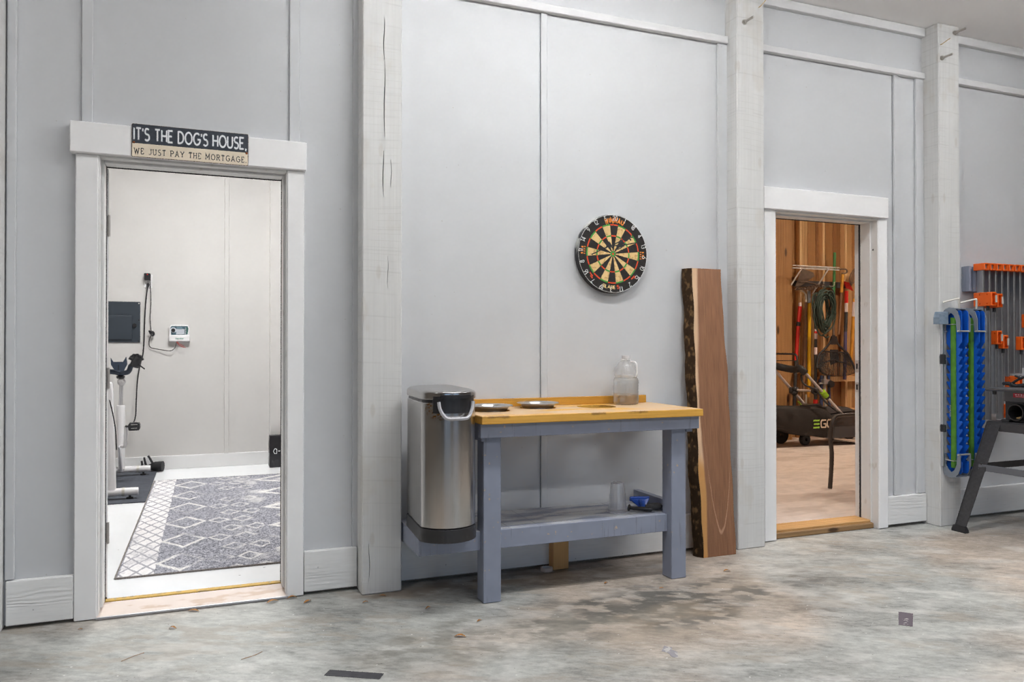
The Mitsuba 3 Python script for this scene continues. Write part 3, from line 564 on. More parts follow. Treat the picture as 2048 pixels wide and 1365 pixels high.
part(g, 'head', beam((2.070, 3.560, .347), (2.096, 3.594, .359), .012, .020, c=.003), 'm_black_plastic')

# ------------------------------------------------------------------ the walnut board
w = thing('walnut_board', 'live edge walnut board with bark leaning against the wall', 'board')
zs = np.linspace(0, 1.672, 60); lean = lambda z: 3.690 + (3.800 - 3.690) * z / 1.672
le = lambda z: 2.634 + .004 * math.sin(z * 4.2 + 2.2) + .005 * math.sin(z * 9.1) * .5 + .003 * math.sin(z * 23)
re = lambda z: 2.862 - .022 * (z / 1.672) ** 2.2 + .004 * math.sin(z * 7 + 1) * (.3 < z < 1.5) + .003 * math.sin(z * 19)
TH = .066; rings = []
for z in zs:
    l, r, y = le(z), re(z), lean(z)
    rings.append(np.array([(l, y, z), (r, y + .0, z), (r + .001, y + .004, z), (r, y + TH, z), (l - .012, y + TH, z), (l - .009, y + TH * .6, z), (l - .004, y + TH * .25, z)]) + V(0, 0, .001))
part(w, 'slab', loft(rings), 'm_walnut', smooth=25, label='reddish brown sawn face with pale sapwood')
bk = []
for z in zs:
    l, y = le(z), lean(z); jag = lambda s: .005 * (meshkit.noise(V(z * 26, s, 1.0)) - .3) + .004 * (meshkit.noise(V(z * 90, s, 4.0)) - .5)
    bk.append(np.array([(l - .0006, y + .001, z), (l - .0042, y + TH * .25, z), (l - .0092, y + TH * .6, z), (l - .0122, y + TH, z), (l - .026 - jag(3), y + TH - .001, z), (l - .022 - jag(2), y + TH * .6, z), (l - .012 - jag(1), y + TH * .25, z)]) + V(0, 0, .001))
part(w, 'bark', loft(bk), 'm_bark', smooth=40, label='dark flaking bark edge')

# ------------------------------------------------------------------ the dartboard
DX, DZ, DY, DR = 2.131, 1.738, 3.8365, .2235
dbd = thing('dartboard', 'well used bristle dartboard hanging on the grey wall above the bench', 'dartboard')
def db(m, lift=0.0): return on_wall(turn(m, -2.6), DX, DY - lift, DZ)
mat('m_sisal_black', lambda p, n, uv: mi.Color3f(0.020, 0.018, 0.017) * (0.8 + 0.5 * noise(p.x * 400, p.z * 400)) + 0.05 * specks(p.x, p.z, .02, .05), 0.85, 0.2)
mat('m_sisal_cream', lambda p, n, uv: mix((0.70, 0.50, 0.24), (0.50, 0.31, 0.12), smoothstep(0.5, 0.75, fbm(p.x * 90, p.z * 90, 1, 4))), 0.85, 0.2)
mat('m_sisal_red', (0.66, 0.075, 0.030), 0.8, 0.2); mat('m_sisal_green', (0.055, 0.235, 0.045), 0.8, 0.2)
def band(p, n, uv):
    worn = smoothstep(0.50, 0.60, fbm(p.x * 14, p.z * 14, p.y * 20, 4)) * smoothstep(1.70, 1.80, p.z + 0.05 * (noise(p.x * 30, p.z * 30) - .5))
    return mix((0.022, 0.022, 0.023), (0.50, 0.51, 0.48), worn)
mat('m_board_band', band, 0.6, 0.3)
mat('m_wire', (0.80, 0.80, 0.80), 0.3, 0.5)
part(dbd, 'rim', on_wall(lathe([(0, -.036), (DR - .004, -.036), (DR, -.033), (DR, -.003), (DR - .002, 0), (0, 0)], 96), DX, DY, DZ), 'm_board_band', smooth=35, label='black rim band with scuffed paint')
part(dbd, 'face', db(extr(Point(0, 0).buffer(DR - .002, quad_segs=32), .0012)), 'm_sisal_black')
part(dbd, 'bracket', plain_box(DX - .03, DX + .03, DY + .036, FACE, DZ - .03, DZ + .03), 'm_hinge')
R0 = dict(bull=.0064, ring=.016, t0=.099, t1=.107, d0=.162, d1=.170); R0 = {k2: v * 1.005 * DR / .2255 for k2, v in R0.items()}
def wedge(r0, r1, a0, a1, n=5):
    aa = np.radians(np.linspace(a0, a1, n))
    return Polygon([(r0 * math.cos(a), r0 * math.sin(a)) for a in aa] + [(r1 * math.cos(a), r1 * math.sin(a)) for a in aa[::-1]])
for i in range(20):
    a0 = 90 - 9 - 18 * i + .25; a1 = a0 + 18 - .5; dark = i % 2 == 0
    for (r0, r1, m) in ((R0['ring'], R0['t0'], 'm_sisal_black' if dark else 'm_sisal_cream'), (R0['t0'], R0['t1'], 'm_sisal_red' if dark else 'm_sisal_green'),
                        (R0['t1'], R0['d0'], 'm_sisal_black' if dark else 'm_sisal_cream'), (R0['d0'], R0['d1'], 'm_sisal_red' if dark else 'm_sisal_green')):
        part(dbd, 'segment', db(extr(wedge(r0, r1, a0, a1), .0010), .0012), m)
part(dbd, 'segment', db(extr(Point(0, 0).buffer(R0['ring']).difference(Point(0, 0).buffer(R0['bull'])), .0010), .0012), 'm_sisal_green')
part(dbd, 'segment', db(extr(Point(0, 0).buffer(R0['bull']), .0012), .0012), 'm_sisal_red')
NUM = [20, 1, 18, 4, 13, 6, 10, 15, 2, 17, 3, 19, 7, 16, 8, 11, 14, 9, 12, 5]
for i, nn in enumerate(NUM):
    ls, Ln = letter_shapes(str(nn), .026, .13, .22); g = affinity.translate(unary_union([q for _, q in ls]), -Ln / 2, 0)
    a = -18 * i - 1.0; g = affinity.rotate(affinity.translate(g, 0, .190), a, origin=(0, 0))
    part(dbd, 'number', db(extr(g, .0012), .004), 'm_wire')
part(dbd, 'number_ring', db(tube([(.2195 * math.cos(t), .2195 * math.sin(t), .004) for t in np.linspace(0, 2 * math.pi, 96, endpoint=False)], .0013, 6, closed=True)), 'm_wire', smooth=True)
def arc_text(text, r, a_mid, h, weight, gap, flip=False, wide=1.0):
    ls, Ln = letter_shapes(text, h, weight, gap, 0, wide); out = []
    for ch, g in ls:
        cx = (g.bounds[0] + g.bounds[2]) / 2; s = (cx - Ln / 2) / r
        g = affinity.translate(g, -cx, 0)
        if flip: out.append((ch, affinity.rotate(affinity.translate(g, 0, -r), math.degrees(s) + a_mid, origin=(0, 0))))
        else: out.append((ch, affinity.rotate(affinity.translate(g, 0, r), -math.degrees(s) + a_mid, origin=(0, 0))))
    return out
mat('m_print_orange', (0.72, 0.23, 0.045), 0.7, 0.2); mat('m_print_cream', (0.72, 0.55, 0.27), 0.7, 0.2); mat('m_print_white', (0.78, 0.80, 0.82), 0.6, 0.3); mat('m_print_black', (0.018, 0.018, 0.020), 0.6, 0.3)
def print_on(parent, name, shapes, place, m, label=None):
    g = unary_union(shapes); return part(parent, name, place(extr(g, .0005)), m, label=label)
print_on(dbd, 'lettering', [g for _, g in arc_text('WINMAU', .178, 0, .025, .27, .28, wide=1.0)], lambda m: db(m, .0012), 'm_print_orange', 'orange lettering')
bl = arc_text('BLADE', .199, -5, .018, .19, .30, True, 1.35)
print_on(dbd, 'lettering', [g for _, g in bl], lambda m: db(m, .0012), 'm_print_cream'); print_on(dbd, 'lettering', [g for _, g in arc_text('5', .199, 12.5, .018, .24, .3, True, 1.5)], lambda m: db(m, .0012), 'm_sisal_red')
for a in (88, -88):   # small orange flame marks left and right
    fl = [wedge(.176, .186, 90 + a - 7 + i * 4, 90 + a - 5 + i * 4, 3) for i in range(4)] + [wedge(.190, .203, 90 + a - 6 + i * 5, 90 + a - 3.4 + i * 5, 3) for i in range(3)]
    print_on(dbd, 'emblem', fl, lambda m: db(m, .0012), 'm_print_orange')
for a in (134, -132):
    print_on(dbd, 'emblem', [wedge(.180, .187, 90 + a - 5, 90 + a + 4, 4), wedge(.189, .196, 90 + a + 0, 90 + a + 6, 4)], lambda m: db(m, .0012), 'm_sisal_red')
def ink(pts, w): return LineString(pts).buffer(w, quad_segs=2)
scr = [ink([(-.135, -.015), (-.07, .02), (-.02, .045), (.06, .055), (.15, .078)], .0028), ink([(-.045, .030), (-.030, .065), (-.018, .03), (-.024, .06), (-.008, .035)], .0036), ink([(.010, .058), (.065, .088), (.110, .108)], .0026),
       ink([(.030, .050), (.050, .080), (.072, .060), (.045, .046), (.066, .052)], .0045), ink([(.066, .094), (.082, .083), (.100, .100), (.110, .090)], .0045), ink([(.100, .105), (.122, .106)], .0028), ink([(.02, .05), (.03, .028), (.055, .042)], .0026)]
print_on(dbd, 'ink_scrawl', scr, lambda m: db(m, .00225), 'm_print_black', 'black marker scrawl across the face')

# ------------------------------------------------------------------ the dog sign
sg = thing('metal_sign', 'black and cream metal sign about the dog above the left doorway', 'sign')
SX0, SX1, SZ0, SZ1, SY = -.325, .170, 2.0645, 2.2135, 3.8195
def sg_at(m, lift=0.0): return on_wall(m, 0, SY - lift, 0)
plate = rrect(SX1 - SX0, SZ1 - SZ0, .006); plate = affinity.translate(plate, (SX0 + SX1) / 2, (SZ0 + SZ1) / 2)
mat('m_sign_edge', (0.055, 0.030, 0.018), 0.6, 0.4)
mat('m_sign_dark', lambda p, n, uv: mi.Color3f(0.020, 0.026, 0.036) * (0.8 + 0.5 * fbm(p.x * 90, p.z * 90, 1, 3)) + 0.3 * specks(p.x, p.z, .02, .035) * smoothstep(.06, .0, dr.abs(p.x + .27)), 0.5, 0.4)
mat('m_sign_cream', lambda p, n, uv: mi.Color3f(0.76, 0.67, 0.53) * (0.93 + 0.12 * fbm(p.x * 30, p.z * 60, 1, 4)), 0.55, 0.3)
mat('m_rust', lambda p, n, uv: mix((0.26, 0.07, 0.02), (0.10, 0.03, 0.01), noise(p.x * 400, p.z * 400)), 0.8, 0.2)
part(sg, 'plate', sg_at(extr(plate, .0014)), 'm_sign_edge')
ins = plate.buffer(-.0018)
part(sg, 'dark_field', sg_at(extr(ins.intersection(sbox(-1, 2.1265, 1, 3)), .0004), .0014), 'm_sign_dark'); part(sg, 'cream_field', sg_at(extr(ins.intersection(sbox(-1, 0, 1, 2.1262)), .0004), .0014), 'm_sign_cream')
def sign_line(text, x0, x1, z0, h, weight, gap, serif, m):
    ls, Ln = letter_shapes(text, h, weight, gap, serif)
    for ch, g in ls:
        part(sg, 'letter', sg_at(extr(affinity.translate(affinity.scale(g, (x1 - x0) / Ln, 1, origin=(0, 0)), x0, z0), .0004), .0018), m)
sign_line("IT'S THE DOG'S HOUSE,", -.315, .160, 2.1425, .0525, .165, .20, 0, 'm_print_white')
sign_line("WE JUST PAY THE MORTGAGE.", -.314, .160, 2.0790, .0255, .125, .40, .13, 'm_print_black')
for x in (-.316, .162): part(sg, 'screw', on_wall(lathe([(0, 0), (.0055, 0), (.005, .0015), (0, .0025)], 14), x, SY - .0018, 2.1295 if x < 0 else 2.1235), 'm_rust', smooth=True)

# ------------------------------------------------------------------ bolts and nails in the posts
mat('m_zinc', (0.47, 0.45, 0.42), 0.4, 0.5, 0.85)
def bolt(x, z, y, L, label, dx=0, dz=0):
    t = thing('threaded_bolt', label, 'bolt', None)
    part(t, 'washer', on_wall(lathe([(0, 0), (.017, 0), (.017, .003), (0, .003)], 20), x, y, z), 'm_zinc', smooth=30)
    part(t, 'nut', on_wall(extr(Polygon([(.0125 * math.cos(a), .0125 * math.sin(a)) for a in np.arange(6) * math.pi / 3]), .012), x, y - .003, z), 'm_zinc')
    prof = [(0, .0)]; zz = .010
    while zz < L: prof += [(.0074, zz), (.0064, zz + .0025)]; zz += .005
    part(t, 'thread', on_wall(lathe(prof + [(0, zz)], 14), x, y, z), 'm_zinc', smooth=20)
bolt(2.988, 3.163, 3.762, .085, 'threaded bolt in splintered wood high on the post by the walnut board'); bolt(4.722, 3.351, 3.742, .085, 'upper threaded bolt on the post with the blue clamps'); bolt(4.601, 3.163, 3.742, .085, 'lower threaded bolt on the post with the blue clamps')
def nail(pts, label): single('bent_nail', tube(pts, .0022, 7), 'm_nail', label, 'nail', smooth=30)
mat('m_nail', (0.52, 0.36, 0.16), 0.45, 0.5, 0.6)
nail([(4.590, 3.748, 3.252), (4.591, 3.728, 3.254), (4.606, 3.68, 3.276)], 'bent nail between the two bolts on the post with the blue clamps'); nail([(3.092, 3.766, 3.268), (3.094, 3.745, 3.27), (3.125, 3.70, 3.322), (3.128, 3.672, 3.329)], 'bent nail at the top of the post by the walnut board')

# ------------------------------------------------------------------ on the floor
mat('m_black_tape', lambda p, n, uv: mi.Color3f(0.040, 0.040, 0.046) * (0.8 + 0.45 * fbm(p.x * 40, p.y * 40, 1, 3)), 0.6, 0.3)
mat('m_worn_tape', lambda p, n, uv: mix((0.105, 0.088, 0.105), (0.30, 0.28, 0.28), smoothstep(0.60, 0.72, fbm(p.x * 60, p.y * 60, 1, 4))), 0.7, 0.3)
mat('m_faded_tape', lambda p, n, uv: mix((0.26, 0.25, 0.27), (0.42, 0.41, 0.40), smoothstep(0.5, 0.62, fbm(p.x * 60, p.y * 60, 1, 4))), 0.7, 0.3)
single('floor_tape', prism_xy([(.397, 2.888), (.424, 2.930), (.605, 2.823), (.580, 2.780)], 0.0003, .0012), 'm_black_tape', 'black strip of tape on the floor at the bottom edge of the photo', 'tape')
single('floor_tape', prism_xy([(2.931, 2.617), (2.970, 2.573), (2.831, 2.455), (2.794, 2.495)], 0.0003, .0012), 'm_worn_tape', 'dark square of tape on the floor at the lower right', 'tape')
single('floor_tape', prism_xy([(1.715, 2.668), (1.735, 2.640), (1.722, 2.622), (1.730, 2.595), (1.700, 2.545), (1.682, 2.560), (1.690, 2.600), (1.676, 2.625)], 0.0003, .0010), 'm_faded_tape', 'small faded grey scrap of tape on the floor in front of the bench', 'tape')
r = thing('tape_roll', 'small pale roll of tape lying by the pine prop under the bench', 'tape roll')
part(r, 'tape', lathe([(.024, 0), (.033, 0), (.033, .018), (.024, .018), (.024, 0)], 36, (1.700, 3.795, .0005)), 'm_tape_pink', smooth=30); mat('m_tape_pink', (0.66, 0.56, 0.51), 0.6, 0.3)
part(r, 'core', lathe([(.022, .001), (.0239, .001), (.0239, .017), (.022, .017), (.022, .001)], 36, (1.700, 3.795, .0005)), 'm_white', smooth=30)
mat('m_leaf', lambda p, n, uv: mix((0.42, 0.19, 0.055), (0.22, 0.10, 0.035), noise(p.x * 160, p.y * 160)), 0.7, 0.3)
def leaf_mesh(x, y, L, ang, curl, w=.32, z=0.0015):
    n = 9; v, f = [], []
    for i, s in enumerate(np.linspace(0, 1, n)):
        hw = w * L * math.sin(math.pi * s) ** .8 * .5 + .0004; arch = curl * L * math.sin(math.pi * s)
        v += [(s * L - L / 2, -hw, arch + .25 * hw), (s * L - L / 2, 0, arch), (s * L - L / 2, hw, arch + .25 * hw)]
        v += [(s * L - L / 2, -hw, arch + .25 * hw + .0006), (s * L - L / 2, 0, arch + .0006), (s * L - L / 2, hw, arch + .25 * hw + .0006)]
    for i in range(n - 1):
        a, b2 = 6 * i, 6 * i + 6
        for k2 in (0, 1):
            f += [[a + k2, b2 + k2, b2 + k2 + 1], [a + k2, b2 + k2 + 1, a + k2 + 1], [a + 3 + k2, b2 + 4 + k2, b2 + 3 + k2], [a + 3 + k2, a + 4 + k2, b2 + 4 + k2]]
        f += [[a, a + 3, b2 + 3], [a, b2 + 3, b2], [a + 2, b2 + 5, a + 5], [a + 2, b2 + 2, b2 + 5]]
    return shift(turn(trimesh.Trimesh(v, f, process=False), ang), x, y, z)
LEAVES = [(.787, 3.701, .034, -20, 'brown leaf at the foot of the cracked post'), (.692, 3.636, .030, 5, 'small brown leaf left of the cracked post foot'), (.947, 3.447, .032, 10, 'brown leaf on the floor below the food bin'), (1.112, 3.209, .028, 30, 'small brown leaf in front of the left bench leg'),
          (.977, 3.061, .050, -25, 'largest brown leaf on the open floor in front of the bench'), (-.142, 3.605, .036, -30, 'brown leaf on the floor in front of the left doorway'), (-.062, 3.805, .052, -25, 'curled brown leaf against the middle of the left sill'), (.283, 3.800, .060, 15, 'brown leaf at the right end of the left sill'),
          (.375, 3.823, .050, 5, 'brown leaf under the right casing of the left doorway'), (.438, 3.745, .050, 40, 'pale leaf right of the left doorway'), (1.891, 3.478, .030, 20, 'small brown leaf in the shadow under the bench'), (2.596, 3.425, .040, -10, 'brown leaf on the floor near the walnut board foot'),
          (2.110, 3.304, .026, -20, 'small brown leaf left of the right bench leg'), (-.509, 3.737, .018, 0, 'tiny brown leaf before the left baseboard')]
for i, (x, y, L, a, lab) in enumerate(LEAVES): single('dry_leaf', leaf_mesh(x, y, L, a, .10 + .05 * (i % 3)), 'm_leaf', lab, 'leaf', smooth=True)
single('pine_needle', tube([(-.31, 3.30, .002), (-.27, 3.335, .003), (-.235, 3.36, .002)], .0009, 5), 'm_leaf', 'thin dry needle on the floor at the lower left', 'needle', smooth=True)
single('pine_needle', tube([(.12, 3.15, .002), (.17, 3.17, .003), (.20, 3.20, .002)], .0009, 5), 'm_leaf', 'thin dry needle on the floor below the left doorway', 'needle', smooth=True)

# ------------------------------------------------------------------ blue panel clamps on the right post
mat('m_clamp_blue', (0.004, 0.085, 0.46), 0.42, 0.5); mat('m_clamp_green', lambda p, n, uv: mi.Color3f(0.060, 0.185, 0.016) * (0.7 + 0.6 * fbm(p.x * 20, p.y * 20, p.z * 22, 3)), 0.45, 0.4)
mat('m_clamp_grey', (0.175, 0.200, 0.235), 0.45, 0.5); mat('m_pin', (0.66, 0.64, 0.58), 0.35, 0.5, 0.6)
def clamp_profile():
    back, frontp = [], []
    Yb, Yf = 3.7345, 3.623
    back.append((Yb - .010, 1.452)); back.append((Yb, 1.440))
    z = 1.235
    while z > .47:
        back += [(Yb, z), (Yb - .026, z - .040), (Yb - .023, z - .044), (Yb, z - .044)]; z -= .0535
    back += [(Yb, .385), (Yb - .012, .368)]
    frontp = [(Yf + .012, .368), (Yf, .385)]; zz = []
    z = 1.245
    while z > .47: zz.append(z); z -= .0535
    for z in zz[::-1]: frontp += [(Yf, z - .046), (Yf + .022, z - .046), (Yf + .023, z - .040), (Yf, z - .004)]
    frontp += [(Yf, 1.440), (Yf + .010, 1.452)]
    return back + frontp
def panel_clamp(x0, x1, label):
    t = thing('panel_clamp', label, 'clamp', None)
    prof = clamp_profile()
    part(t, 'toothed_bar', prism_yz(prof, x0, x0 + .007), 'm_clamp_blue', label='blue toothed bar'); part(t, 'toothed_bar', prism_yz(prof, x1 - .007, x1), 'm_clamp_blue')
    part(t, 'web', box(x0 + .007, x1 - .007, 3.696, 3.70, .40, 1.43, .001), 'm_clamp_blue')
    part(t, 'screw_cover', tube([(x0 - .006, 3.678, .405), (x0 - .006, 3.678, 1.405)], .0175, 12), 'm_clamp_green', smooth=40, label='green side strip')
    for s, zc in ((1, 1.372), (-1, .440)):
        arch = [(3.7405, -.055), (3.7405, .045), (3.728, .085), (3.690, .102), (3.655, .096), (3.628, .070), (3.612, .020), (3.612, -.062), (3.634, -.062), (3.640, .010), (3.655, .046), (3.678, .066), (3.702, .046), (3.722, .010), (3.728, -.055)]
        for xa in (x0 - .030, x1 + .0005): part(t, 'yoke', prism_yz([(y, zc + s * z) for y, z in arch], xa, xa + .005), 'm_clamp_grey', label='grey steel yoke')
        part(t, 'yoke', hull(*[(x, y, zc + s * z) for x in (x0 - .03, x1) for y in (3.640, 3.716) for z in (.088, .094)]), 'm_clamp_grey')
        for y in (3.7345, 3.622): part(t, 'pin', rod((x0 - .038, y, zc - s * .058), (x1 + .010, y, zc - s * .058), .0062, 10), 'm_pin', smooth=40)
        part(t, 'cross_plate', box(x0 - .0295, x0 - .002, 3.660, 3.735, zc - s * .010, zc - s * .014, .001), 'm_pin')
    part(t, 'crank', tube(bend([(x0 + .035, 3.668, 1.45), (x0 + .035, 3.668, 1.535), (x0 - .030, 3.735, 1.510)], .008, 4), .0068, 8), 'm_pin', smooth=40, label='bent steel crank')
    return t
pc = panel_clamp(4.625, 4.690, 'blue toothed panel clamp with a green strip, left one of the two on the post')
nm, Ln = letter_shapes('ROCKLER', .0135, .2, .28)
part(pc, 'lettering', on_side(turn(extr(unary_union([g for _, g in nm]), .0005), 90), 4.6248, 3.698, .745), 'm_print_white', label='white vertical lettering')
panel_clamp(4.790, 4.845, 'blue toothed panel clamp with a green strip, right one of the two on the post')
hb = thing('clamp_hanger', 'grey steel hanger bar with black clips on the front of the right post', 'hanger')
part(hb, 'bar', box(4.574, 4.588, 3.722, 3.7415, .41, 1.40, .002), 'm_aluminium')
part(hb, 'clip', box(4.566, 4.588, 3.706, 3.7414, 1.095, 1.160, .004), 'm_black_plastic'); part(hb, 'clip', box(4.568, 4.588, 3.706, 3.7414, .640, .690, .004), 'm_black_plastic')
part(hb, 'block', hull((4.505, 3.735, 1.362), (4.505, 3.735, 1.405), (4.520, 3.735, 1.445), (4.588, 3.735, 1.445), (4.588, 3.735, 1.362), (4.505, 3.690, 1.362), (4.505, 3.690, 1.405), (4.520, 3.690, 1.440), (4.588, 3.690, 1.445), (4.588, 3.690, 1.362)), 'm_hanger_blue', smooth=20); mat('m_hanger_blue', lambda p, n, uv: mix((0.13, 0.19, 0.27), (0.28, 0.34, 0.40), fbm(p.x * 60, p.y * 60, p.z * 60, 3)), 0.5, 0.5, 0.3)

# ------------------------------------------------------------------ bar clamps on their rack
rk = thing('clamp_rack', 'blue grey wooden rack on the wall that holds the orange bar clamps', 'rack')
part(rk, 'back_board', box(4.95, 5.95, 3.845, 3.8745, 1.60, 1.777, .002), 'm_blue_paint')
for i in range(15): part(rk, 'divider', box(4.95 + .0622 * i, 4.972 + .0622 * i, 3.817, 3.845, 1.60, 1.777, .002), 'm_blue_paint')
mat('m_clamp_orange', (0.76, 0.115, 0.008), 0.42, 0.5); mat('m_bar_alu', lambda p, n, uv: mi.Color3f(0.50, 0.51, 0.52) * (0.82 + 0.2 * fbm(p.x * 80, p.y * 90, p.z * 2, 3)), 0.30, 0.5, 0.92)
BOT = [.68, .70, .74, .70, 1.00, 1.02, 1.02, 1.06, 1.20, 1.22, 1.2, 1.1]; JAW = [1.54, 1.53, 1.275, 1.245, .755, .955, 1.235, 1.395, 1.405, 1.36, 1.3, 1.4]
WHERE = ['first from the post', 'second from the post', 'third from the post', 'fourth from the post', 'fifth from the post', 'sixth from the post', 'seventh from the post', 'eighth from the post', 'ninth from the post', 'tenth from the post']
for i in range(10):
    x = 5.012 + .0622 * i; leanx = .05 if i == 99 else 0.0
    t = thing('bar_clamp', f'aluminium bar clamp with orange head and jaw on the rack, {WHERE[i]}', 'clamp', 'bar clamps on the wall rack')
    sk = lambda m, L=leanx: m if not L else turn(m, -5, (0, 1, 0), (x, 3.78, 1.77))
    def channel(z0, z1):   # hollow bar with a groove down its front
        return prism_xy([(x - .009, 3.799), (x - .009, 3.757), (x - .006, 3.753), (x - .003, 3.753), (x - .003, 3.757), (x + .003, 3.757), (x + .003, 3.753), (x + .006, 3.753), (x + .009, 3.757), (x + .009, 3.799)], z0, z1)
    part(t, 'bar', sk(channel(BOT[i], 1.782)), 'm_bar_alu')
    hd = mf(box(x - .0245, x + .0245, 3.730, 3.815, 1.744, 1.792, .002)) - mf(plain_box(x - .0165, x + .0165, 3.70, 3.752, 1.752, 1.784)) - mf(plain_box(x - .0092, x + .0092, 3.7525, 3.7995, 1.5, 1.9))
    part(t, 'head', sk(tm(hd)), 'm_clamp_orange', label='orange head')
    part(t, 'head_plate', sk(box(x - .0145, x + .0145, 3.745, 3.751, 1.753, 1.783, .001)), 'm_clamp_grey')
    z = JAW[i]; dpt = .135 if i < 2 else .105 if i in (4, 5) else .085
    jw = mf(box(x - .0245, x + .0245, 3.815 - dpt, 3.815, z - .048, z + .048, .003)) - mf(plain_box(x - .0165, x + .0165, 3.5, 3.80 - dpt * .5, z - .038, z + .038)) - mf(plain_box(x - .0092, x + .0092, 3.7525, 3.7995, z - .2, z + .2))
    for zz in (-.032, .032):
        for yy in (.35, .75): jw = jw - m3.Manifold.cylinder(.1, .0045, .0045, 12).rotate((0, 90, 0)).translate((x - .05, 3.815 - dpt * yy, z + zz)) if i < 6 else jw
    part(t, 'jaw', sk(tm(jw)), 'm_clamp_orange', label='orange sliding jaw')
    part(t, 'spindle', sk(rod((x, 3.80 - dpt, z - .025), (x, 3.80 - dpt, z + .025), .007, 10)), 'm_pin')
    part(t, 'grip', sk(cat(rod((x, 3.80 - dpt * .55, z - .078), (x, 3.80 - dpt * .55, z - .0485), .010, 12))), 'm_black_plastic', smooth=40)

# ------------------------------------------------------------------ tool stand and bench tool at the right edge
st = thing('tool_stand', 'dark steel stand with splayed legs at the right edge of the photo', 'stand')
def angle_leg(top, foot, wx, wy):
    """A folded sheet leg: a wide flange across y and a narrow one across x."""
    (tx, ty, tz), (fx, fy, fz) = top, foot
    a = hull(*[(X_, Y_, Z_) for (X_, Yc, Z_, w_) in ((tx, ty, tz, wy), (fx, fy, fz, wy * .78)) for Y_ in (Yc - w_ / 2, Yc + w_ / 2) for X_ in (X_, X_ + .004)])
    return a
LEGS = [((4.745, 3.490, .722), (4.568, 3.598, .022)), ((4.745, 2.950, .722), (4.568, 2.842, .022)), ((5.290, 3.490, .722), (5.467, 3.598, .022)), ((5.290, 2.950, .722), (5.467, 2.842, .022))]
for i, (a, f) in enumerate(LEGS):
    lg = part(st, 'leg', cat(angle_leg(a, f, .03, .098), beam((a[0] + .0 if i < 2 else a[0], a[1] + (.047 if i % 2 == 0 else -.047), a[2]), (f[0], f[1] + (.038 if i % 2 == 0 else -.038), f[2]), .004, .004)), 'm_steel_dark')
    part(st, lg.split('__')[1] + '__foot', hull(*[(f[0] + sx, f[1] + sy, zz) for sx in (-.012, .020) for sy in (-.050, .050) for zz in (.0005, .012)] + [(f[0] + sx, f[1] + sy, .040) for sx in (-.006, .014) for sy in (-.042, .042)]), 'm_black_rubber')
part(st, 'top_rail', box(4.742, 4.750, 2.90, 3.535, .664, .722, .002), 'm_steel_dark'); part(st, 'top_rail', box(5.290, 5.298, 2.90, 3.535, .664, .722, .002), 'm_steel_dark')
part(st, 'top_rail', box(4.752, 5.288, 3.527, 3.535, .664, .722, .002), 'm_steel_dark'); part(st, 'top_rail', box(4.752, 5.288, 2.905, 2.913, .664, .722, .002), 'm_steel_dark')
part(st, 'top_sheet', box(4.75, 5.29, 2.905, 3.535, .7225, .727, .001), 'm_steel_dark')
part(st, 'brace', box(4.672, 4.680, 2.88, 3.545, .405, .447, .002), 'm_brace', label='grey lower brace'); part(st, 'brace', box(5.358, 5.366, 2.88, 3.545, .405, .447, .002), 'm_brace')
part(st, 'brace', box(4.680, 5.358, 3.553, 3.560, .405, .447, .002), 'm_black_paint'); part(st, 'brace', box(4.680, 5.358, 2.868, 2.875, .405, .447, .002), 'm_black_paint')
mat('m_brace', (0.115, 0.122, 0.140), 0.45, 0.5)
for yy, zz in ((3.470, .690), (3.515, .690)): part(st, 'rivet', shift(ball((0, 0, 0), .0085, 2, (.5, 1, 1)), 4.741, yy, zz), 'm_steel_dark', smooth=True)
for yy, zz in ((3.522, .452), (3.540, .412)): part(st, 'rivet', shift(ball((0, 0, 0), .0085, 2, (.5, 1, 1)), 4.668, yy, zz), 'm_steel_dark', smooth=True)
tl = thing('bench_tool', 'black bench power tool with a dust port and red warning label, on the steel stand', 'power tool')
mat('m_cast_top', lambda p, n, uv: mi.Color3f(0.13, 0.13, 0.135) * (0.7 + 0.7 * fbm(p.x * 40, p.y * 40, p.z * 40, 3)), 0.25, 0.5, 0.7)
mat('m_tool_grey', (0.13, 0.13, 0.135), 0.5, 0.4); mat('m_red_label', (0.55, 0.03, 0.055), 0.5, 0.4); mat('m_sawdust', lambda p, n, uv: mi.Color3f(0.62, 0.42, 0.20) * (0.6 + 0.6 * noise(p.x * 300, p.y * 300, p.z * 300)), 0.9, 0.1)
BX0, HY = 4.800, 3.453      # the left face of the housing, with the port, looks towards the door
pcy, pcz, pr = 3.364, 0.792, .055
bd = mf(box(BX0, 5.25, 2.98, HY, .7275, .926, .004)) - m3.Manifold.cylinder(.4, pr * .82, pr * .82, 32).rotate((0, 90, 0)).translate((BX0 - .2, pcy, pcz))
part(tl, 'housing', tm(bd), 'm_black_paint', smooth=30, label='black sheet housing')
part(tl, 'upper_housing', box(BX0 - .007, BX0 - .0002, 2.98, HY + .003, .858, .926, .002), 'm_tool_grey')
part(tl, 'dust_port', axes(lathe([(pr * .80, -.08), (pr, -.08), (pr, .028), (pr * .97, .032), (pr * .84, .032), (pr * .80, .026), (pr * .80, -.08)], 40), (0, 1, 0), (0, 0, 1), (-1, 0, 0), (BX0, pcy, pcz)), 'm_black_plastic', smooth=30, label='round dust port')
part(tl, 'sawdust', hull(*[(BX0 + dx_, pcy + .018 * i, pcz - .034 + .008 * math.sin(i * 2.3 + dx_ * 90)) for i in range(-2, 3) for dx_ in (.01, .07)] + [(BX0 + .04, pcy + .016 * i, pcz - .045) for i in (-1, 0, 1)]), 'm_sawdust', kind='stuff')
lz0, lz1, ly0 = 0.887, 0.913, 3.393
part(tl, 'warning_label', box(BX0 - .0078, BX0 - .0071, ly0 - .22, ly0, lz0, lz1, 0), 'm_red_label', label='red warning label')
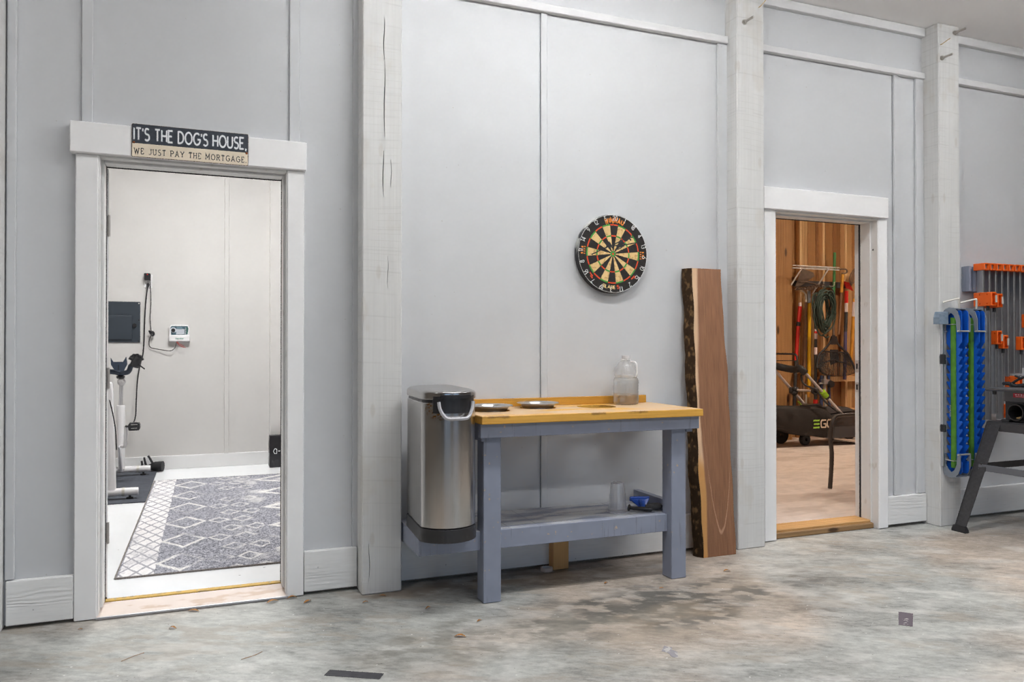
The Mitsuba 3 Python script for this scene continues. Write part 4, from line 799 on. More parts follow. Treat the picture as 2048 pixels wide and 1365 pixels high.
g = unary_union([sbox(.012 + .018 * i, (lz1 - lz0) * .52, .024 + .018 * i, (lz1 - lz0) * .78) for i in range(9)] + [sbox(.014, (lz1 - lz0) * .20, .18, (lz1 - lz0) * .32)])
part(tl, 'warning_label__print', on_side(extr(g, .0004), BX0 - .0078, ly0, lz0), 'm_print_white')
part(tl, 'table', turn(box(4.620, 5.35, 2.93, 3.462, .9275, .950, .008), -1.6, (1, 0, 0), (4.6, 3.46, .94)), 'm_cast_top', smooth=30, label='cast metal table')
part(tl, 'table_bolt', lathe([(0, 0), (.010, 0), (.012, .02), (0, .02)], 16, (4.700, 3.451, 0.904)), 'm_black_plastic', smooth=30)
part(tl, 'guard', cat(tube(spline([(4.800, 3.413, 0.971), (4.800, 3.386, 0.988), (4.800, 3.347, 1.012), (4.800, 3.290, 1.027)], 5), .008, 8), tube(spline([(4.800, 3.413, 0.971), (4.800, 3.380, 0.960), (4.800, 3.334, 0.965), (4.800, 3.283, 0.971)], 5), .013, 8)), 'm_black_plastic', smooth=True)
part(tl, 'lever', cat(tube([(4.800, 3.466, 0.972), (4.800, 3.426, 0.974), (4.800, 3.406, 0.968)], [.010, .012, .009], 8), tube([(4.800, 3.386, 1.024), (4.800, 3.350, 1.015)], .006, 8), ball((4.800, 3.350, 1.015), .014), beam((4.800, 3.419, 0.971), (4.800, 3.399, 0.953), .02, .02)), 'm_black_plastic', smooth=True)
part(tl, 'clamp_foot', box(4.76, 4.80, 3.40, HY, .7275, .742, .003), 'm_black_plastic')

# ------------------------------------------------------------------ the white room behind the left door
GW = 8.170
k = struct('wall_back_001', 'pale panelled end wall of the white room', 'wall'); scene[k] = mikit.ply(plain_box(-2.2, 2.95, GW + .006, GW + .12, 0, CEIL), 'm_gym_wall')
for a, b2 in ((-2.2, -1.385), (-1.382, .143), (.146, 1.362), (1.365, 2.95)): part(k, 'panel', plain_box(a, b2, GW, GW + .0058, .02, CEIL), 'm_gym_wall')
for a, b2 in ((-1.40, -1.36), (.1435, .184), (1.35, 1.39)): part(k, 'batten', box(a, b2, GW - .022, GW - .0002, .15, CEIL, .002), 'm_gym_wall')
part(k, 'post_casing', box(0.570, .80, 8.05, GW - .0002, .02, CEIL, .004), 'm_gym_wall')
k = struct('wall_left_001', 'pale side wall of the white room', 'wall'); scene[k] = mikit.ply(plain_box(-2.3, -2.2, 4.03, 8.2, 0, CEIL), 'm_gym_wall')
k = struct('wall_right_001', 'partition wall between the white room and the tool room', 'wall'); scene[k] = mikit.ply(plain_box(2.90, 3.0, 4.03, 8.15, 0, CEIL), 'm_gym_wall')
k = struct('baseboard_back', 'white baseboard of the white room', 'baseboard'); scene[k] = mikit.ply(box(-2.2, 0.570, GW - .019, GW - .0002, .0205, .152, .003), 'm_white')
t = thing('panel_lamp', 'flat white panel lamp on the ceiling of the white room', 'ceiling lamp')
part(t, 'frame', box(-.45, .65, 6.05, 6.65, CEIL - .03, CEIL - .001, .004), 'm_white')
scene[t + '__diffuser'] = {'type': 'rectangle', 'to_world': T().translate([.1, 6.35, CEIL - .031]).rotate([1, 0, 0], 180).scale([.52, .27, 1]), 'bsdf': {'type': 'ref', 'id': 'm_lamp_white'}, 'emitter': {'type': 'area', 'radiance': rgb(LAMP_GYM)}}
# rug
mat('m_rug_edge', lambda p, n, uv: mi.Color3f(0.20, 0.18, 0.17) * (0.7 + 0.6 * noise(p.x * 300, p.y * 300)), 0.9, 0.1)
def diamond(x, y, cx, cy, hw, hh, w):
    d = dr.abs(x - cx) / hw + dr.abs(y - cy) / hh - 1
    return smoothstep(w, w * .55, dr.abs(d))
def rug(p, n, uv):
    wob = 0.012 * (fbm(p.x * 30, p.y * 22, 3, 3) - .5)
    x, y = p.x + wob, p.y + 0.03 * (fbm(p.x * 24, p.y * 20, 8, 3) - .5)
    pile = noise(p.x * 260, p.y * 170); pile2 = noise(p.x * 110, p.y * 75, 2)
    field = mix((0.105, 0.108, 0.135), (0.52, 0.52, 0.57), smoothstep(0.15, 0.95, 0.55 * pile + 0.45 * pile2))
    white = mi.Color3f(0.80, 0.785, 0.77) * (0.8 + 0.25 * pile)
    fy = y - 4.604; row = dr.floor(fy / .505 + .5)
    m = diamond(x, fy - row * .505, -.140, 0, .118, .175, .17)
    r2 = dr.floor(fy / .25 + .5); sx = (x - .068 - .075 * (r2 - 2 * dr.floor(r2 / 2)) * 1.0) / .152; c2 = dr.floor(sx + .5)
    small = diamond((sx - c2) * .152, fy - r2 * .25, 0, 0, .062, .080, .24) * dr.select((x > .0) & (x < .345) & (c2 >= 0) & (c2 < 2), 1.0, 0.0)
    r3 = dr.floor(fy / .62 + .2); big = diamond(x, fy - r3 * .62 - .1, .66, 0, .27, .22, .16)
    faded = smoothstep(0.34, 0.50, fbm(p.x * 4.5, p.y * 3.2, 5, 4))
    marks = dr.maximum(dr.maximum(m, small * .8), big * dr.select(x > .36, 1.0, 0.0)) * (0.25 + 0.75 * faded) * (0.7 + 0.3 * pile)
    clouds = 0.5 * smoothstep(0.60, 0.75, fbm(p.x * 6, p.y * 5, 15, 4)) * smoothstep(.1, .4, x)
    c = mix(mix(field, white, clouds), white, marks)
    # the pale border with its dark lattice
    u1, u2 = (x / .088 + y / .190), (x / .088 - y / .190)
    lat = dr.maximum(smoothstep(.11, .05, dr.abs(u1 - dr.floor(u1) - .5)), smoothstep(.11, .05, dr.abs(u2 - dr.floor(u2) - .5)))
    worn = smoothstep(0.56, 0.68, fbm(p.x * 9, p.y * 4, 25, 4))
    border = mix(mi.Color3f(0.80, 0.785, 0.79) * (0.85 + 0.2 * pile), (0.20, 0.20, 0.24), dr.maximum(lat * .75, worn * .55 * noise(p.x * 90, p.y * 60, 3)))
    inb = smoothstep(-.262, -.268, x) * smoothstep(-.436, -.430, x)
    return mix(c, border, inb)
mat('m_rug', rug, 0.95, 0.1, bump=lambda p, n, uv: noise(p.x * 260, p.y * 170), bump_scale=0.002)
rg = thing('patterned_rug', 'grey rug with white diamond pattern on the white painted floor', 'rug')
part(rg, 'pile', box(-.440, 1.90, 4.402, 7.45, .0205, .0290, .002), 'm_rug')
part(rg, 'binding', cat(tube([(-.444, 4.398, .0245), (-.444, 7.454, .0245)], .005, 8), tube([(-.444, 4.398, .0245), (1.904, 4.398, .0245)], .005, 8), tube([(-.444, 7.454, .0245), (1.904, 7.454, .0245)], .005, 8)), 'm_rug_edge', smooth=40, label='dark bound edge')
single('floor_mat', prism_xy([(-1.35, 6.50), (-.447, 6.495), (-.458, 8.02), (-1.35, 8.02)], .0205, .0275), 'm_mat', 'dark rubber mat under the exercise bike', 'mat'); mat('m_mat', lambda p, n, uv: mi.Color3f(0.058, 0.064, 0.078) * (0.8 + 0.4 * fbm(p.x * 30, p.y * 30, 1, 3)), 0.75, 0.3)
# electrical panel
mat('m_panel_slate', (0.030, 0.040, 0.052), 0.45, 0.5)
ep = thing('electrical_panel', 'dark slate electrical panel on the end wall, partly hidden by the door frame', 'electrical panel')
px1, pz1, pz0 = -0.615, 1.641, 1.252
part(ep, 'cover', box(px1 - .56, px1, GW - .012, GW - .0002, pz0, pz1, .003), 'm_panel_slate')
dx1, dz1, dz0 = -0.683, 1.510, 1.276
part(ep, 'door', box(px1 - .50, dx1, GW - .030, GW - .0122, dz0, dz1, .008), 'm_panel_slate', smooth=50, label='inner panel door')
part(ep, 'latch', on_wall(lathe([(0, .020), (.018, .018), (.019, 0), (0, 0)], 24), -0.663, GW - .0122, 1.415), 'm_black_plastic', smooth=30)
for x, z in ((px1 - .012, pz1 - .014), (px1 - .010, (pz0 + pz1) / 2 + .02), (px1 - .012, pz0 + .014), (px1 - .3, pz0 + .01)): part(ep, 'screw', on_wall(lathe([(0, .003), (.006, .002), (.007, 0), (0, 0)], 14), x, GW - .0121, z), 'm_pin' if z > pz1 - .03 else 'm_black_plastic', smooth=True)
# outlet, adapter, plug, cords
ox, oz0, oz1 = -0.547, 1.779, 1.907
ol = thing('wall_outlet', 'white wall outlet with two plugs on the end wall', 'outlet')
part(ol, 'plate', box(ox - .036, ox + .036, GW - .006, GW - .0002, oz0, oz1, .003), 'm_white'); part(ol, 'socket', box(ox - .017, ox + .017, GW - .0075, GW - .0062, oz0 + .012, oz1 - .012, .002), 'm_white')
ad = thing('power_adapter', 'black power adapter with a red light in the upper socket', 'adapter')
az = 1.886
part(ad, 'body', box(ox - .032, ox + .022, GW - .055, GW - .0077, az - .034, az + .030, .004), 'm_black_plastic')
part(ad, 'led', box(ox - .010, ox + .002, GW - .0562, GW - .0552, az + .014, az + .022, 0), 'm_led'); mat('m_led', (0.75, 0.03, 0.03), 0.3, 0.5)
cord1 = [(ox, GW - .03, oz0 + .030)] + [(-0.565, 8.150, 1.661), (-0.575, 8.150, 1.468), (-0.580, 8.150, 1.276), (-0.589, 8.150, 1.142), (-0.617, 8.130, 1.013), (-0.635, 8.120, 0.870), (-0.642, 8.110, 0.704), (-0.647, 8.100, 0.553), (-0.664, 8.050, 0.483)]
c2 = [(ox + .020, GW - .03, az - .02)] + [(-0.521, 8.150, 1.662), (-0.527, 8.150, 1.493), (-0.520, 8.150, 1.382), (-0.515, 8.140, 1.334), (-0.537, 8.150, 1.267), (-0.528, 8.150, 1.209), (-0.484, 8.150, 1.192), (-0.418, 8.140, 1.180), (-0.351, 8.130, 1.170), (-0.311, 8.130, 1.195), (-0.298, 8.135, 1.229), (-0.297, 8.140, 1.248)]
part(ad, 'cord', tube(spline(c2, 6), .0030, 6), 'm_black_rubber', smooth=True)
kx, ky, kz = -0.510, 8.130, 1.339
lo = []
for i in range(5):
    a = np.linspace(0, 2 * math.pi, 20, endpoint=False); r1, r2 = .030 - .003 * i, .010 + .002 * i
    q = np.c_[(r1 * np.cos(a)) * .62 + r2 * np.sin(a) * .5 + .004 * (i - 2), .004 * np.sin(a * 2 + i) + .003 * i - .006, -(r1 * np.cos(a)) * .85 + r2 * np.sin(a) * .7] + V(kx, ky, kz)
    lo.append(tube(q, .0028, 5, closed=True))
part(ad, 'cord__bundle', cat(lo), 'm_black_rubber', smooth=True)
# irrigation controller
x0, z1, z0, x1 = -0.358, 1.423, 1.263, -0.177
ic = thing('irrigation_controller', 'small white irrigation controller box with dial and screen on the end wall', 'controller')
w_, h_ = x1 - x0, z1 - z0; cx, cz = (x0 + x1) / 2, (z0 + z1) / 2
mat('m_ctrl_grey', (0.52, 0.55, 0.60), 0.4, 0.4); mat('m_ctrl_navy', (0.055, 0.10, 0.13), 0.4, 0.4); mat('m_ctrl_teal', (0.02, 0.17, 0.14), 0.4, 0.4); mat('m_lcd', (0.15, 0.22, 0.26), 0.2, 0.5); mat('m_ctrl_green', (0.03, 0.13, 0.07), 0.4, 0.4)
cen = [(x0 + .010, z0), (x1 - .010, z0), (x1 - .001, z0 + .05), (x1 - .004, z1 - .02), (x1 - .014, z1)] + [(x, z1 + .004 * math.cos((x - cx) / w_ * 3)) for x in np.linspace(x1 - .02, x0 + .02, 7)] + [(x0 + .014, z1), (x0 + .004, z1 - .02), (x0 + .001, z0 + .05)]
part(ic, 'case', prism_xz(cen, GW - .045, GW - .0002), 'm_white'); part(ic, 'lower_cover', box(x0 - .004, x1 + .004, GW - .052, GW - .006, z0 - .002, z0 + h_ * .36, .006), 'm_white', smooth=50)
part(ic, 'face', prism_xz([(x0 + .018, z0 + h_ * .40), (x1 - .018, z0 + h_ * .40), (x1 - .011, z1 - .030), (x1 - .020, z1 - .012), (x0 + .020, z1 - .012), (x0 + .011, z1 - .030)], GW - .0462, GW - .045), 'm_ctrl_navy')
part(ic, 'keypad', box(cx - .030, x1 - .046, GW - .0475, GW - .0463, z0 + h_ * .42, z1 - .040, .001), 'm_ctrl_grey'); part(ic, 'screen', box(cx - .026, cx + .026, GW - .0475, GW - .0463, z1 - .044, z1 - .018, .001), 'm_lcd')
part(ic, 'dial', on_wall(lathe([(0, .014), (.015, .013), (.017, 0), (0, 0)], 24), x0 + .036, GW - .0478, z0 + h_ * .68), 'm_black_plastic', smooth=30); part(ic, 'dial_ring', on_wall(lathe([(0, .0015), (.027, .0015), (.028, 0), (0, 0)], 28), x0 + .036, GW - .0463, z0 + h_ * .68), 'm_ctrl_grey', smooth=30)
for i in range(5): part(ic, 'button', box(x1 - .042, x1 - .030, GW - .0482, GW - .0463, z1 - .034 - .016 * i, z1 - .026 - .016 * i, .001), 'm_white'); part(ic, 'button', box(x1 - .027, x1 - .016, GW - .0482, GW - .0463, z1 - .034 - .016 * i, z1 - .026 - .016 * i, .001), 'm_ctrl_green' if i < 4 else 'm_white')
tmh = meshkit.text_mesh('Rain Bird', .0125, .0008, True); tmh.apply_translation((-tmh.bounds.mean(0)[0], 0, 0)); sh = np.eye(4); sh[0, 1] = .2; tmh.apply_transform(sh)
part(ic, 'lettering', on_wall(tmh, cx, GW - .0521, z0 + h_ * .13), 'm_ctrl_teal')
mat('m_red_wire', (0.50, 0.05, 0.04), 0.5, 0.3)
part(ic, 'wire', cat(tube(spline([(-0.294, 8.130, 1.258), (-0.271, 8.120, 1.229), (-0.239, 8.120, 1.209), (-0.213, 8.120, 1.204)], 4), .0028, 6), tube(spline([(-0.289, 8.120, 1.258), (-0.266, 8.110, 1.238), (-0.226, 8.110, 1.219)], 4), .0022, 6)), 'm_red_wire', smooth=True, label='red wires')
# shopping bag
sbg = thing('shopping_bag', 'black shopping bag with a white emblem standing by the white baseboard', 'bag')
mat('m_bag_black', (0.018, 0.018, 0.021), 0.22, 0.5)
gx0, gx1, gz1 = 0.556, .86, 0.331
part(sbg, 'body', loft([np.array([(gx0 + o, 7.90 - s, z), (gx0 + .16, 7.905 - s * 1.2, z), (gx1 - o, 7.90 - s, z), (gx1 - o, 8.035, z), (gx0 + .16, 8.03, z), (gx0 + o, 8.035, z)]) for z, o, s in ((.021, .004, 0), (.03, 0, .004), (.14, .002, .010), (.24, -.002, .002), (gz1, .004, -.03))]), 'm_bag_black', smooth=30)
part(sbg, 'emblem', on_wall(extr(unary_union([LineString([(-.020, 0), (-.006, .026), (.012, .020), (.012, -.022), (-.008, -.024), (-.020, 0)]).buffer(.0035), sbox(.026, -.004, .044, .006)]), .0008), 0.612, 7.8885, 0.181), 'm_print_white')
# strapped gear on the floor
sgk = thing('strapped_gear', 'black strapped exercise gear lying on the floor behind the bike foot', 'exercise gear')
gx, gy = -.475, 8.075
def gear(m): return shift(m, gx, gy, .0275)
part(sgk, 'roll', gear(cat(tube([(.0, -.03, .045), (.07, -.05, .045)], [.044, .048], 18), tube([(-.05, -.02, .036), (.0, -.03, .042)], [.028, .044], 18))), 'm_black_rubber', smooth=40)
for (dx, h, a) in ((-.10, .10, 8), (-.065, .135, 12), (.02, .165, 28)):
    part(sgk, 'strap', gear(turn(hull([(-.011, -.022, 0), (.011, -.022, 0), (-.008, -.022, h), (.008, -.022, h), (-.011, -.002, 0), (.011, -.002, 0), (-.008, -.004, h), (.008, -.004, h)]), -a, (0, 1, 0)).apply_translation((dx, -.03, .004))), 'm_black_paint')
part(sgk, 'pad', gear(hull([(-.16, -.06, 0), (.03, -.06, 0), (-.16, .03, 0), (.03, .03, 0), (-.12, -.04, .045), (.02, -.04, .07), (-.12, .02, .045), (.02, .02, .07)])), 'm_black_rubber', smooth=30)
# exercise bike
bk_ = thing('exercise_bike', 'white exercise bike on the dark mat, mostly hidden by the door frame', 'exercise bike')
def foot(y, xe, zc, r):
    f = part(bk_, 'foot_bar', tube([(-1.15, y, zc), (xe - .012, y, zc), (xe, y, zc)], [r, r, r * .92], 18), 'm_white_metal', smooth=40)
    nm_ = f.split('__')[1]
    part(bk_, nm_ + '__leveller', lathe([(.022, 0), (.024, .004), (.024, .012), (.008, .014), (.008, zc - .028), (0, zc - .028), (0, 0)], 20, (xe - .06, y, .0276)), 'm_black_rubber', smooth=30)
    part(bk_, nm_ + '__bracket', tube([(xe - .115, y, zc), (xe - .095, y, zc)], r + .003, 18), 'm_pin', smooth=40)
foot(6.66, -.510, .083, .031); foot(7.84, -.500, .085, .030)
cA, cB = V(-0.694, 6.660, 0.084), V(-0.724, 6.720, 0.893)
part(bk_, 'front_column', beam(cA, cB + (cB - cA) * .05, .060, .052, up=(0, 1, 0), c=.012), 'm_white_metal', smooth=50)
part(bk_, 'main_beam', beam((-.82, 6.68, .16), (-.82, 7.80, .20), .07, .09, c=.02), 'm_white_metal', smooth=50)
part(bk_, 'flywheel', axes(lathe([(0, -.02), (.19, -.02), (.20, -.012), (.20, .012), (.19, .02), (0, .02)], 40), (0, 1, 0), (0, 0, 1), (1, 0, 0), (-.86, 7.15, .33)), 'm_pin', smooth=30)
part(bk_, 'saddle_post', rod((-.86, 6.72, .12), (-.86, 6.80, .86), .028), 'm_white_metal', smooth=40)
part(bk_, 'saddle', hull((-.80, 6.92, .90), (-.92, 6.92, .90), (-.74, 6.68, .90), (-.98, 6.68, .90), (-.78, 6.68, .86), (-.94, 6.68, .86), (-.86, 7.02, .88)), 'm_black_plastic', smooth=40)
pA, pB, pC = V(-0.736, 7.800, 0.100), V(-0.746, 7.800, 0.672), V(-0.741, 7.800, 0.863)
part(bk_, 'upright_sleeve', tube([pA, (pA + pB) / 2, pB, pB + V(0, 0, .006)], [.026, .034, .037, .036], 18), 'm_white_metal', smooth=40)
part(bk_, 'inner_post', tube([pB, pC], .0155, 14), 'm_aluminium', smooth=40, label='bare metal inner post')
part(bk_, 'ball_joint', ball(V(-0.739, 7.800, 0.891), .036, 3), 'm_white_metal', smooth=True); part(bk_, 'post_collar', lathe([(0, 0), (.030, 0), (.038, .018), (.022, .03), (0, .03)], 20, (-0.747, 7.800, 0.922)), 'm_black_plastic', smooth=30)
fo = V(-0.740, 7.620, 0.326); fo2 = V(-0.727, 7.700, 0.087)
part(bk_, 'fork', beam(fo, fo2, .022, .04, up=(0, 1, 0), c=.006), 'm_handle_grey', smooth=40)
mat('m_navy_plastic', (0.030, 0.042, 0.066), 0.4, 0.5)
cr0, cr1 = V(-0.808, 7.720, 0.994), V(-0.655, 7.720, 0.992)
holder = [(-0.814, 7.660, 1.111), (-0.794, 7.660, 1.075), (-0.715, 7.660, 1.075), (-0.691, 7.660, 1.119), (-0.682, 7.660, 1.057), (-0.710, 7.660, 0.994), (-0.782, 7.660, 1.000), (-0.810, 7.660, 1.049)]
part(bk_, 'tablet_holder', prism_xz([(q[0], q[2]) for q in holder], 7.66, 7.70), 'm_navy_plastic', label='dark blue tablet holder')
part(bk_, 'tablet_holder__slot', prism_xz([(-0.754, 7.655, 1.048)[::2], (-0.748, 7.655, 1.048)[::2], (-0.748, 7.655, 1.004)[::2], (-0.754, 7.655, 1.004)[::2]], 7.6575, 7.6598), 'm_black_plastic')
part(bk_, 'handlebar', tube(spline([(-0.887, 7.750, 0.994), (-0.803, 7.750, 0.984), (-0.750, 7.780, 0.973), (-0.682, 7.750, 0.982), (-0.657, 7.740, 1.037), (-0.623, 7.720, 1.064)], 5), .022, 12), 'm_navy_plastic', smooth=True)
gcx, gcy, gcz = -0.613, 7.700, 1.083
gr_ = [tube([(gcx - .015, gcy, gcz - .05), (gcx + .005, gcy - .01, gcz + .0), (gcx + .03, gcy - .02, gcz + .03)], [.040, .042, .03], 14)]
for i in range(5):
    a = 2.6 - i * .55; gr_.append(tube([(gcx + .01, gcy - .01, gcz), (gcx + .062 * math.cos(a), gcy - .02, gcz + .062 * math.sin(a))], [.016, .018], 10))
part(bk_, 'grip', cat(gr_), 'm_black_plastic', smooth=40, label='black moulded grip'); part(bk_, 'lever', rod((-0.587, 7.680, 1.047), (-0.541, 7.660, 1.011), .006, 8), 'm_black_plastic', smooth=40)
part(bk_, 'crank', tube(bend([(-0.704, 7.450, 0.345), (-0.674, 7.420, 0.347), (-0.670, 7.420, 0.403), (-0.667, 7.420, 0.524)], .02, 4), .015, 12), 'm_white_metal', smooth=40)
pq = V(-0.597, 7.360, 0.523)
pd = mf(hull(*[(pq[0] + a, pq[1] + dy, pq[2] + b2) for a, b2 in ((-.044, -.018), (-.036, -.032), (.036, -.032), (.044, -.018), (.044, .018), (.036, .032), (-.036, .032), (-.044, .018)) for dy in (-.045, .045)]))
for dz in (-.016, .016): pd = pd - mf(plain_box(pq[0] - .028, pq[0] + .028, pq[1] - .1, pq[1] + .1, pq[2] + dz - .006, pq[2] + dz + .006))
part(bk_, 'pedal', tm(pd), 'm_black_plastic', label='black pedal'); part(bk_, 'pedal_axle', rod((-0.669, 7.400, 0.522), pq, .008, 8), 'm_black_plastic', smooth=40)
part(bk_, 'cable', tube(spline([(-0.707, 6.600, 0.803), (-0.683, 6.600, 0.688), (-0.665, 6.600, 0.564), (-0.658, 6.600, 0.418)], 5), .004, 6), 'm_black_rubber', smooth=True)
part(bk_, 'power_cord', tube(spline(cord1, 6), .0052, 7), 'm_black_rubber', smooth=True, label='black power cord hanging from the outlet')
part(bk_, 'power_cord__plug', cat(rod((ox, GW - .008, oz0 + .030), (ox, GW - .034, oz0 + .030), .013, 10), tube([(ox, GW - .03, oz0 + .034), (ox, GW - .03, oz0 + .004)], [.012, .006], 10)), 'm_black_plastic', smooth=40)

# ------------------------------------------------------------------ the tool room behind the right door
SW = 8.150
k = struct('wall_back_002', 'unpainted plank wall of the tool room with studs', 'wall'); scene[k] = mikit.ply(plain_box(3.0, 9.6, SW + .022, SW + .12, 0, CEIL), 'm_shed_plank_dark')
x = 3.0; i = 0
while x < 9.6:
    w_ = (.135, .165, .15, .185, .14)[i % 5]
    part(k, 'plank', box(x + .001, min(x + w_ - .002, 9.6), SW - .003 * (i % 3 == 0), SW + .0215, .0, CEIL, .003), ('m_shed_plank', 'm_shed_plank_pale', 'm_shed_plank_dark', 'm_shed_plank')[(i * 7 // 3) % 4]); x += w_; i += 1
for xs in (3.4, 3.81, 4.22, 4.63, 5.04, 5.45, 5.86, 6.27, 6.68, 7.312, 7.703, 8.088, 8.40, 8.81, 9.22):
    part(k, 'stud', box(xs - .019, xs + .019, 8.060, SW - .004, .0, CEIL, .002), 'm_shed_stud')
za, zb = 0.737, 0.805
part(k, 'blocking', box(7.659, 8.38, 8.062, SW - .004, za, zb, .002), 'm_shed_stud'); za, zb = 0.303, 0.364
part(k, 'blocking', box(7.737, 8.38, 8.062, SW - .004, za, zb, .002), 'm_shed_stud'); za, zb = 0.856, 0.942
part(k, 'blocking', box(6.70, 7.295, 8.062, SW - .004, za, zb, .002), 'm_shed_stud')
k = struct('wall_right_002', 'unpainted plank end wall of the tool room', 'wall'); scene[k] = mikit.ply(plain_box(9.6, 9.7, 4.03, 8.3, 0, CEIL), 'm_shed_plank')
single('wooden_post', box(6.796, 7.076, 7.96, 8.055, 0, CEIL, .006), 'm_shed_plank', 'thick brown wooden post at the left side of the tool room doorway', 'post')
for lx, ly, gs, lab in ((4.5, 6.5, .62, 'round warm ceiling lamp of the tool room near its doorway'), (7.6, 6.2, 1.0, 'round warm ceiling lamp of the tool room above the mower')):
    lampm = thing('bulkhead_lamp', lab, 'ceiling lamp')
    part(lampm, 'base', lathe([(0, 0), (.17, 0), (.18, -.03), (0, -.03)], 40, (lx, ly, CEIL - .001)), 'm_white', smooth=30)
    part(lampm, 'globe', mikit.ply(lathe([(0, -.09 * gs), (.08 * gs, -.082 * gs), (.13 * gs, -.062 * gs), (.15 * gs, -.0305), (0, -.0305)], 40, (lx, ly, CEIL - .001)), 'm_lamp_white', smooth=True, emitter={'type': 'area', 'radiance': rgb(LAMP_SHED)}), None)
# wire shelf
ws = thing('wire_shelf', 'white wire shelf on brackets high on the plank wall', 'shelf')
sx0, sx1, sz = 6.897, 7.666, 2.247
part(ws, 'front_wire', tube([(sx0, 7.75, sz), (sx1, 7.75, sz)], .006, 8), 'm_white', smooth=True); part(ws, 'front_wire', tube([(sx0, 7.75, sz - .035), (sx1, 7.75, sz - .035)], .005, 8), 'm_white', smooth=True)
part(ws, 'cross_wires', cat([tube([(xx, 7.75, sz - .035), (xx, 7.75, sz + .004), (xx, 8.055, sz + .004)], .0028, 5) for xx in np.arange(7.124, sx1, .0265)]), 'm_white', smooth=True)
part(ws, 'back_wire', tube([(7.124, 8.05, sz), (sx1, 8.05, sz)], .005, 8), 'm_white', smooth=True)
for xx in (7.075, 7.512): part(ws, 'bracket', tube([(xx, 7.77, sz - .01), (xx - .02, 8.052, sz - .33)], .010, 8), 'm_white', smooth=True)
# tool rail
RY = 8.045
tr = thing('tool_rail', 'dark hanging rail with hooks on the plank wall', 'rail')
part(tr, 'rail', box(7.171, 8.160, 8.030, 8.058, 2.007, 2.087, .003), 'm_black_paint')
for pxx in (7.576, 7.756):
    zz = 2.027; part(tr, 'hook', tube(bend([(pxx, 8.03, zz), (pxx, 7.94, zz - .01), (pxx, 7.93, zz + .05)], .02, 4), .007, 8), 'm_pin', smooth=True)
mat('m_red', (0.52, 0.018, 0.014), 0.35, 0.5); mat('m_yellow', (0.88, 0.50, 0.015), 0.35, 0.5); mat('m_pole_green', (0.025, 0.13, 0.035), 0.4, 0.5); mat('m_purple', (0.075, 0.062, 0.135), 0.4, 0.5); mat('m_dark_steel', lambda p, n, uv: mix((0.085, 0.055, 0.04), (0.16, 0.11, 0.08), fbm(p.x * 30, p.y * 30, p.z * 30, 3)), 0.55, 0.5, 0.4)
mat('m_label_pink', (0.74, 0.62, 0.62), 0.4, 0.4); mat('m_hose', lambda p, n, uv: mi.Color3f(0.018, 0.034, 0.026) * (0.7 + 0.6 * noise(p.x * 80, p.y * 80, p.z * 80)), 0.4, 0.5)
def handle_tool(name, label, cat_, segs):
    t = thing(name, label, cat_)
    for (nm_, a, b2, r, m) in segs: part(t, nm_, tube([a, b2], r, 12), m, smooth=40)
    return t
t = handle_tool('pole_pruner', 'red handled pole tool with a white tip leaning on the plank wall', 'pole tool', [('tip', (7.220, 7.980, 1.791), (7.224, 7.980, 1.738), .021, 'm_label_pink'), ('handle', (7.220, 7.980, 1.738), (7.186, 7.970, 1.521), .025, 'm_red'), ('joint', (7.187, 7.970, 1.534), (7.181, 7.970, 1.481), .027, 'm_black_plastic'), ('handle', (7.181, 7.970, 1.481), (7.125, 7.950, 1.030), .024, 'm_red'), ('grip', (7.125, 7.950, 1.030), (6.948, 7.800, 0.216), .022, 'm_black_plastic')])
t = handle_tool('garden_hoe', 'pale wooden handle of a hoe with a dark blade on the tool rail', 'hoe', [('handle', (7.298, 8.010, 1.933), (7.245, 8.020, 0.580), .013, 'm_handle_ash')])
part(t, 'blade', hull((7.255, 7.980, 2.246), (7.419, 7.950, 2.190), (7.436, 7.950, 2.144), (7.163, 7.980, 1.967), (7.138, 7.980, 1.999), (7.273, 8.000, 2.248), (7.181, 8.000, 1.969)), 'm_dark_steel', label='dark rusty blade')
t = handle_tool('garden_shovel', 'dark brown handled shovel hanging beside the yellow handle', 'shovel', [('handle', (7.293, 7.950, 1.797), (7.239, 7.950, 0.519), .017, 'm_handle_brown')])
part(t, 'neck', tube(spline([(7.227, 7.950, 1.940), (7.268, 7.950, 1.922), (7.293, 7.950, 1.850), (7.288, 7.950, 1.567)], 5), .011, 8), 'm_pin', smooth=True)
t = handle_tool('fiberglass_handle_tool', 'tool with a bright yellow handle and grey socket on the tool rail', 'garden tool', [('handle', (7.356, 7.960, 1.786), (7.349, 7.960, 0.699), .0235, 'm_yellow'), ('socket', (7.352, 7.960, 1.944), (7.354, 7.960, 1.786), .021, 'm_clamp_grey'), ('grip', (7.336, 7.960, 0.700), (7.336, 7.960, 0.548), .018, 'm_handle_orange')])
t = handle_tool('bow_rake', 'rake with a dark brown toothed head on the tool rail', 'rake', [('handle', (7.368, 8.000, 2.000), (7.362, 8.020, 0.776), .010, 'm_pin')])
ra, rb = V(7.058, 7.890, 1.951), V(7.505, 7.890, 2.016)
part(t, 'head', tube(spline([ra, (ra + rb) / 2 + V(0, 0, -.01), rb], 5), .011, 8), 'm_dark_steel', smooth=True)
part(t, 'bow', tube(spline([(7.157, 7.900, 2.059), (7.272, 7.900, 2.056), (7.447, 7.900, 2.015), (7.297, 7.900, 1.945)], 5), .008, 8), 'm_dark_steel', smooth=True)
for i in range(11):
    q = ra + (rb - ra) * (i + .5) / 11; part(t, 'tine', tube([q, q + V(0, -.05, .020), q + V(.005, -.08, -.035)], [.007, .006, .003], 6), 'm_dark_steel', smooth=True)
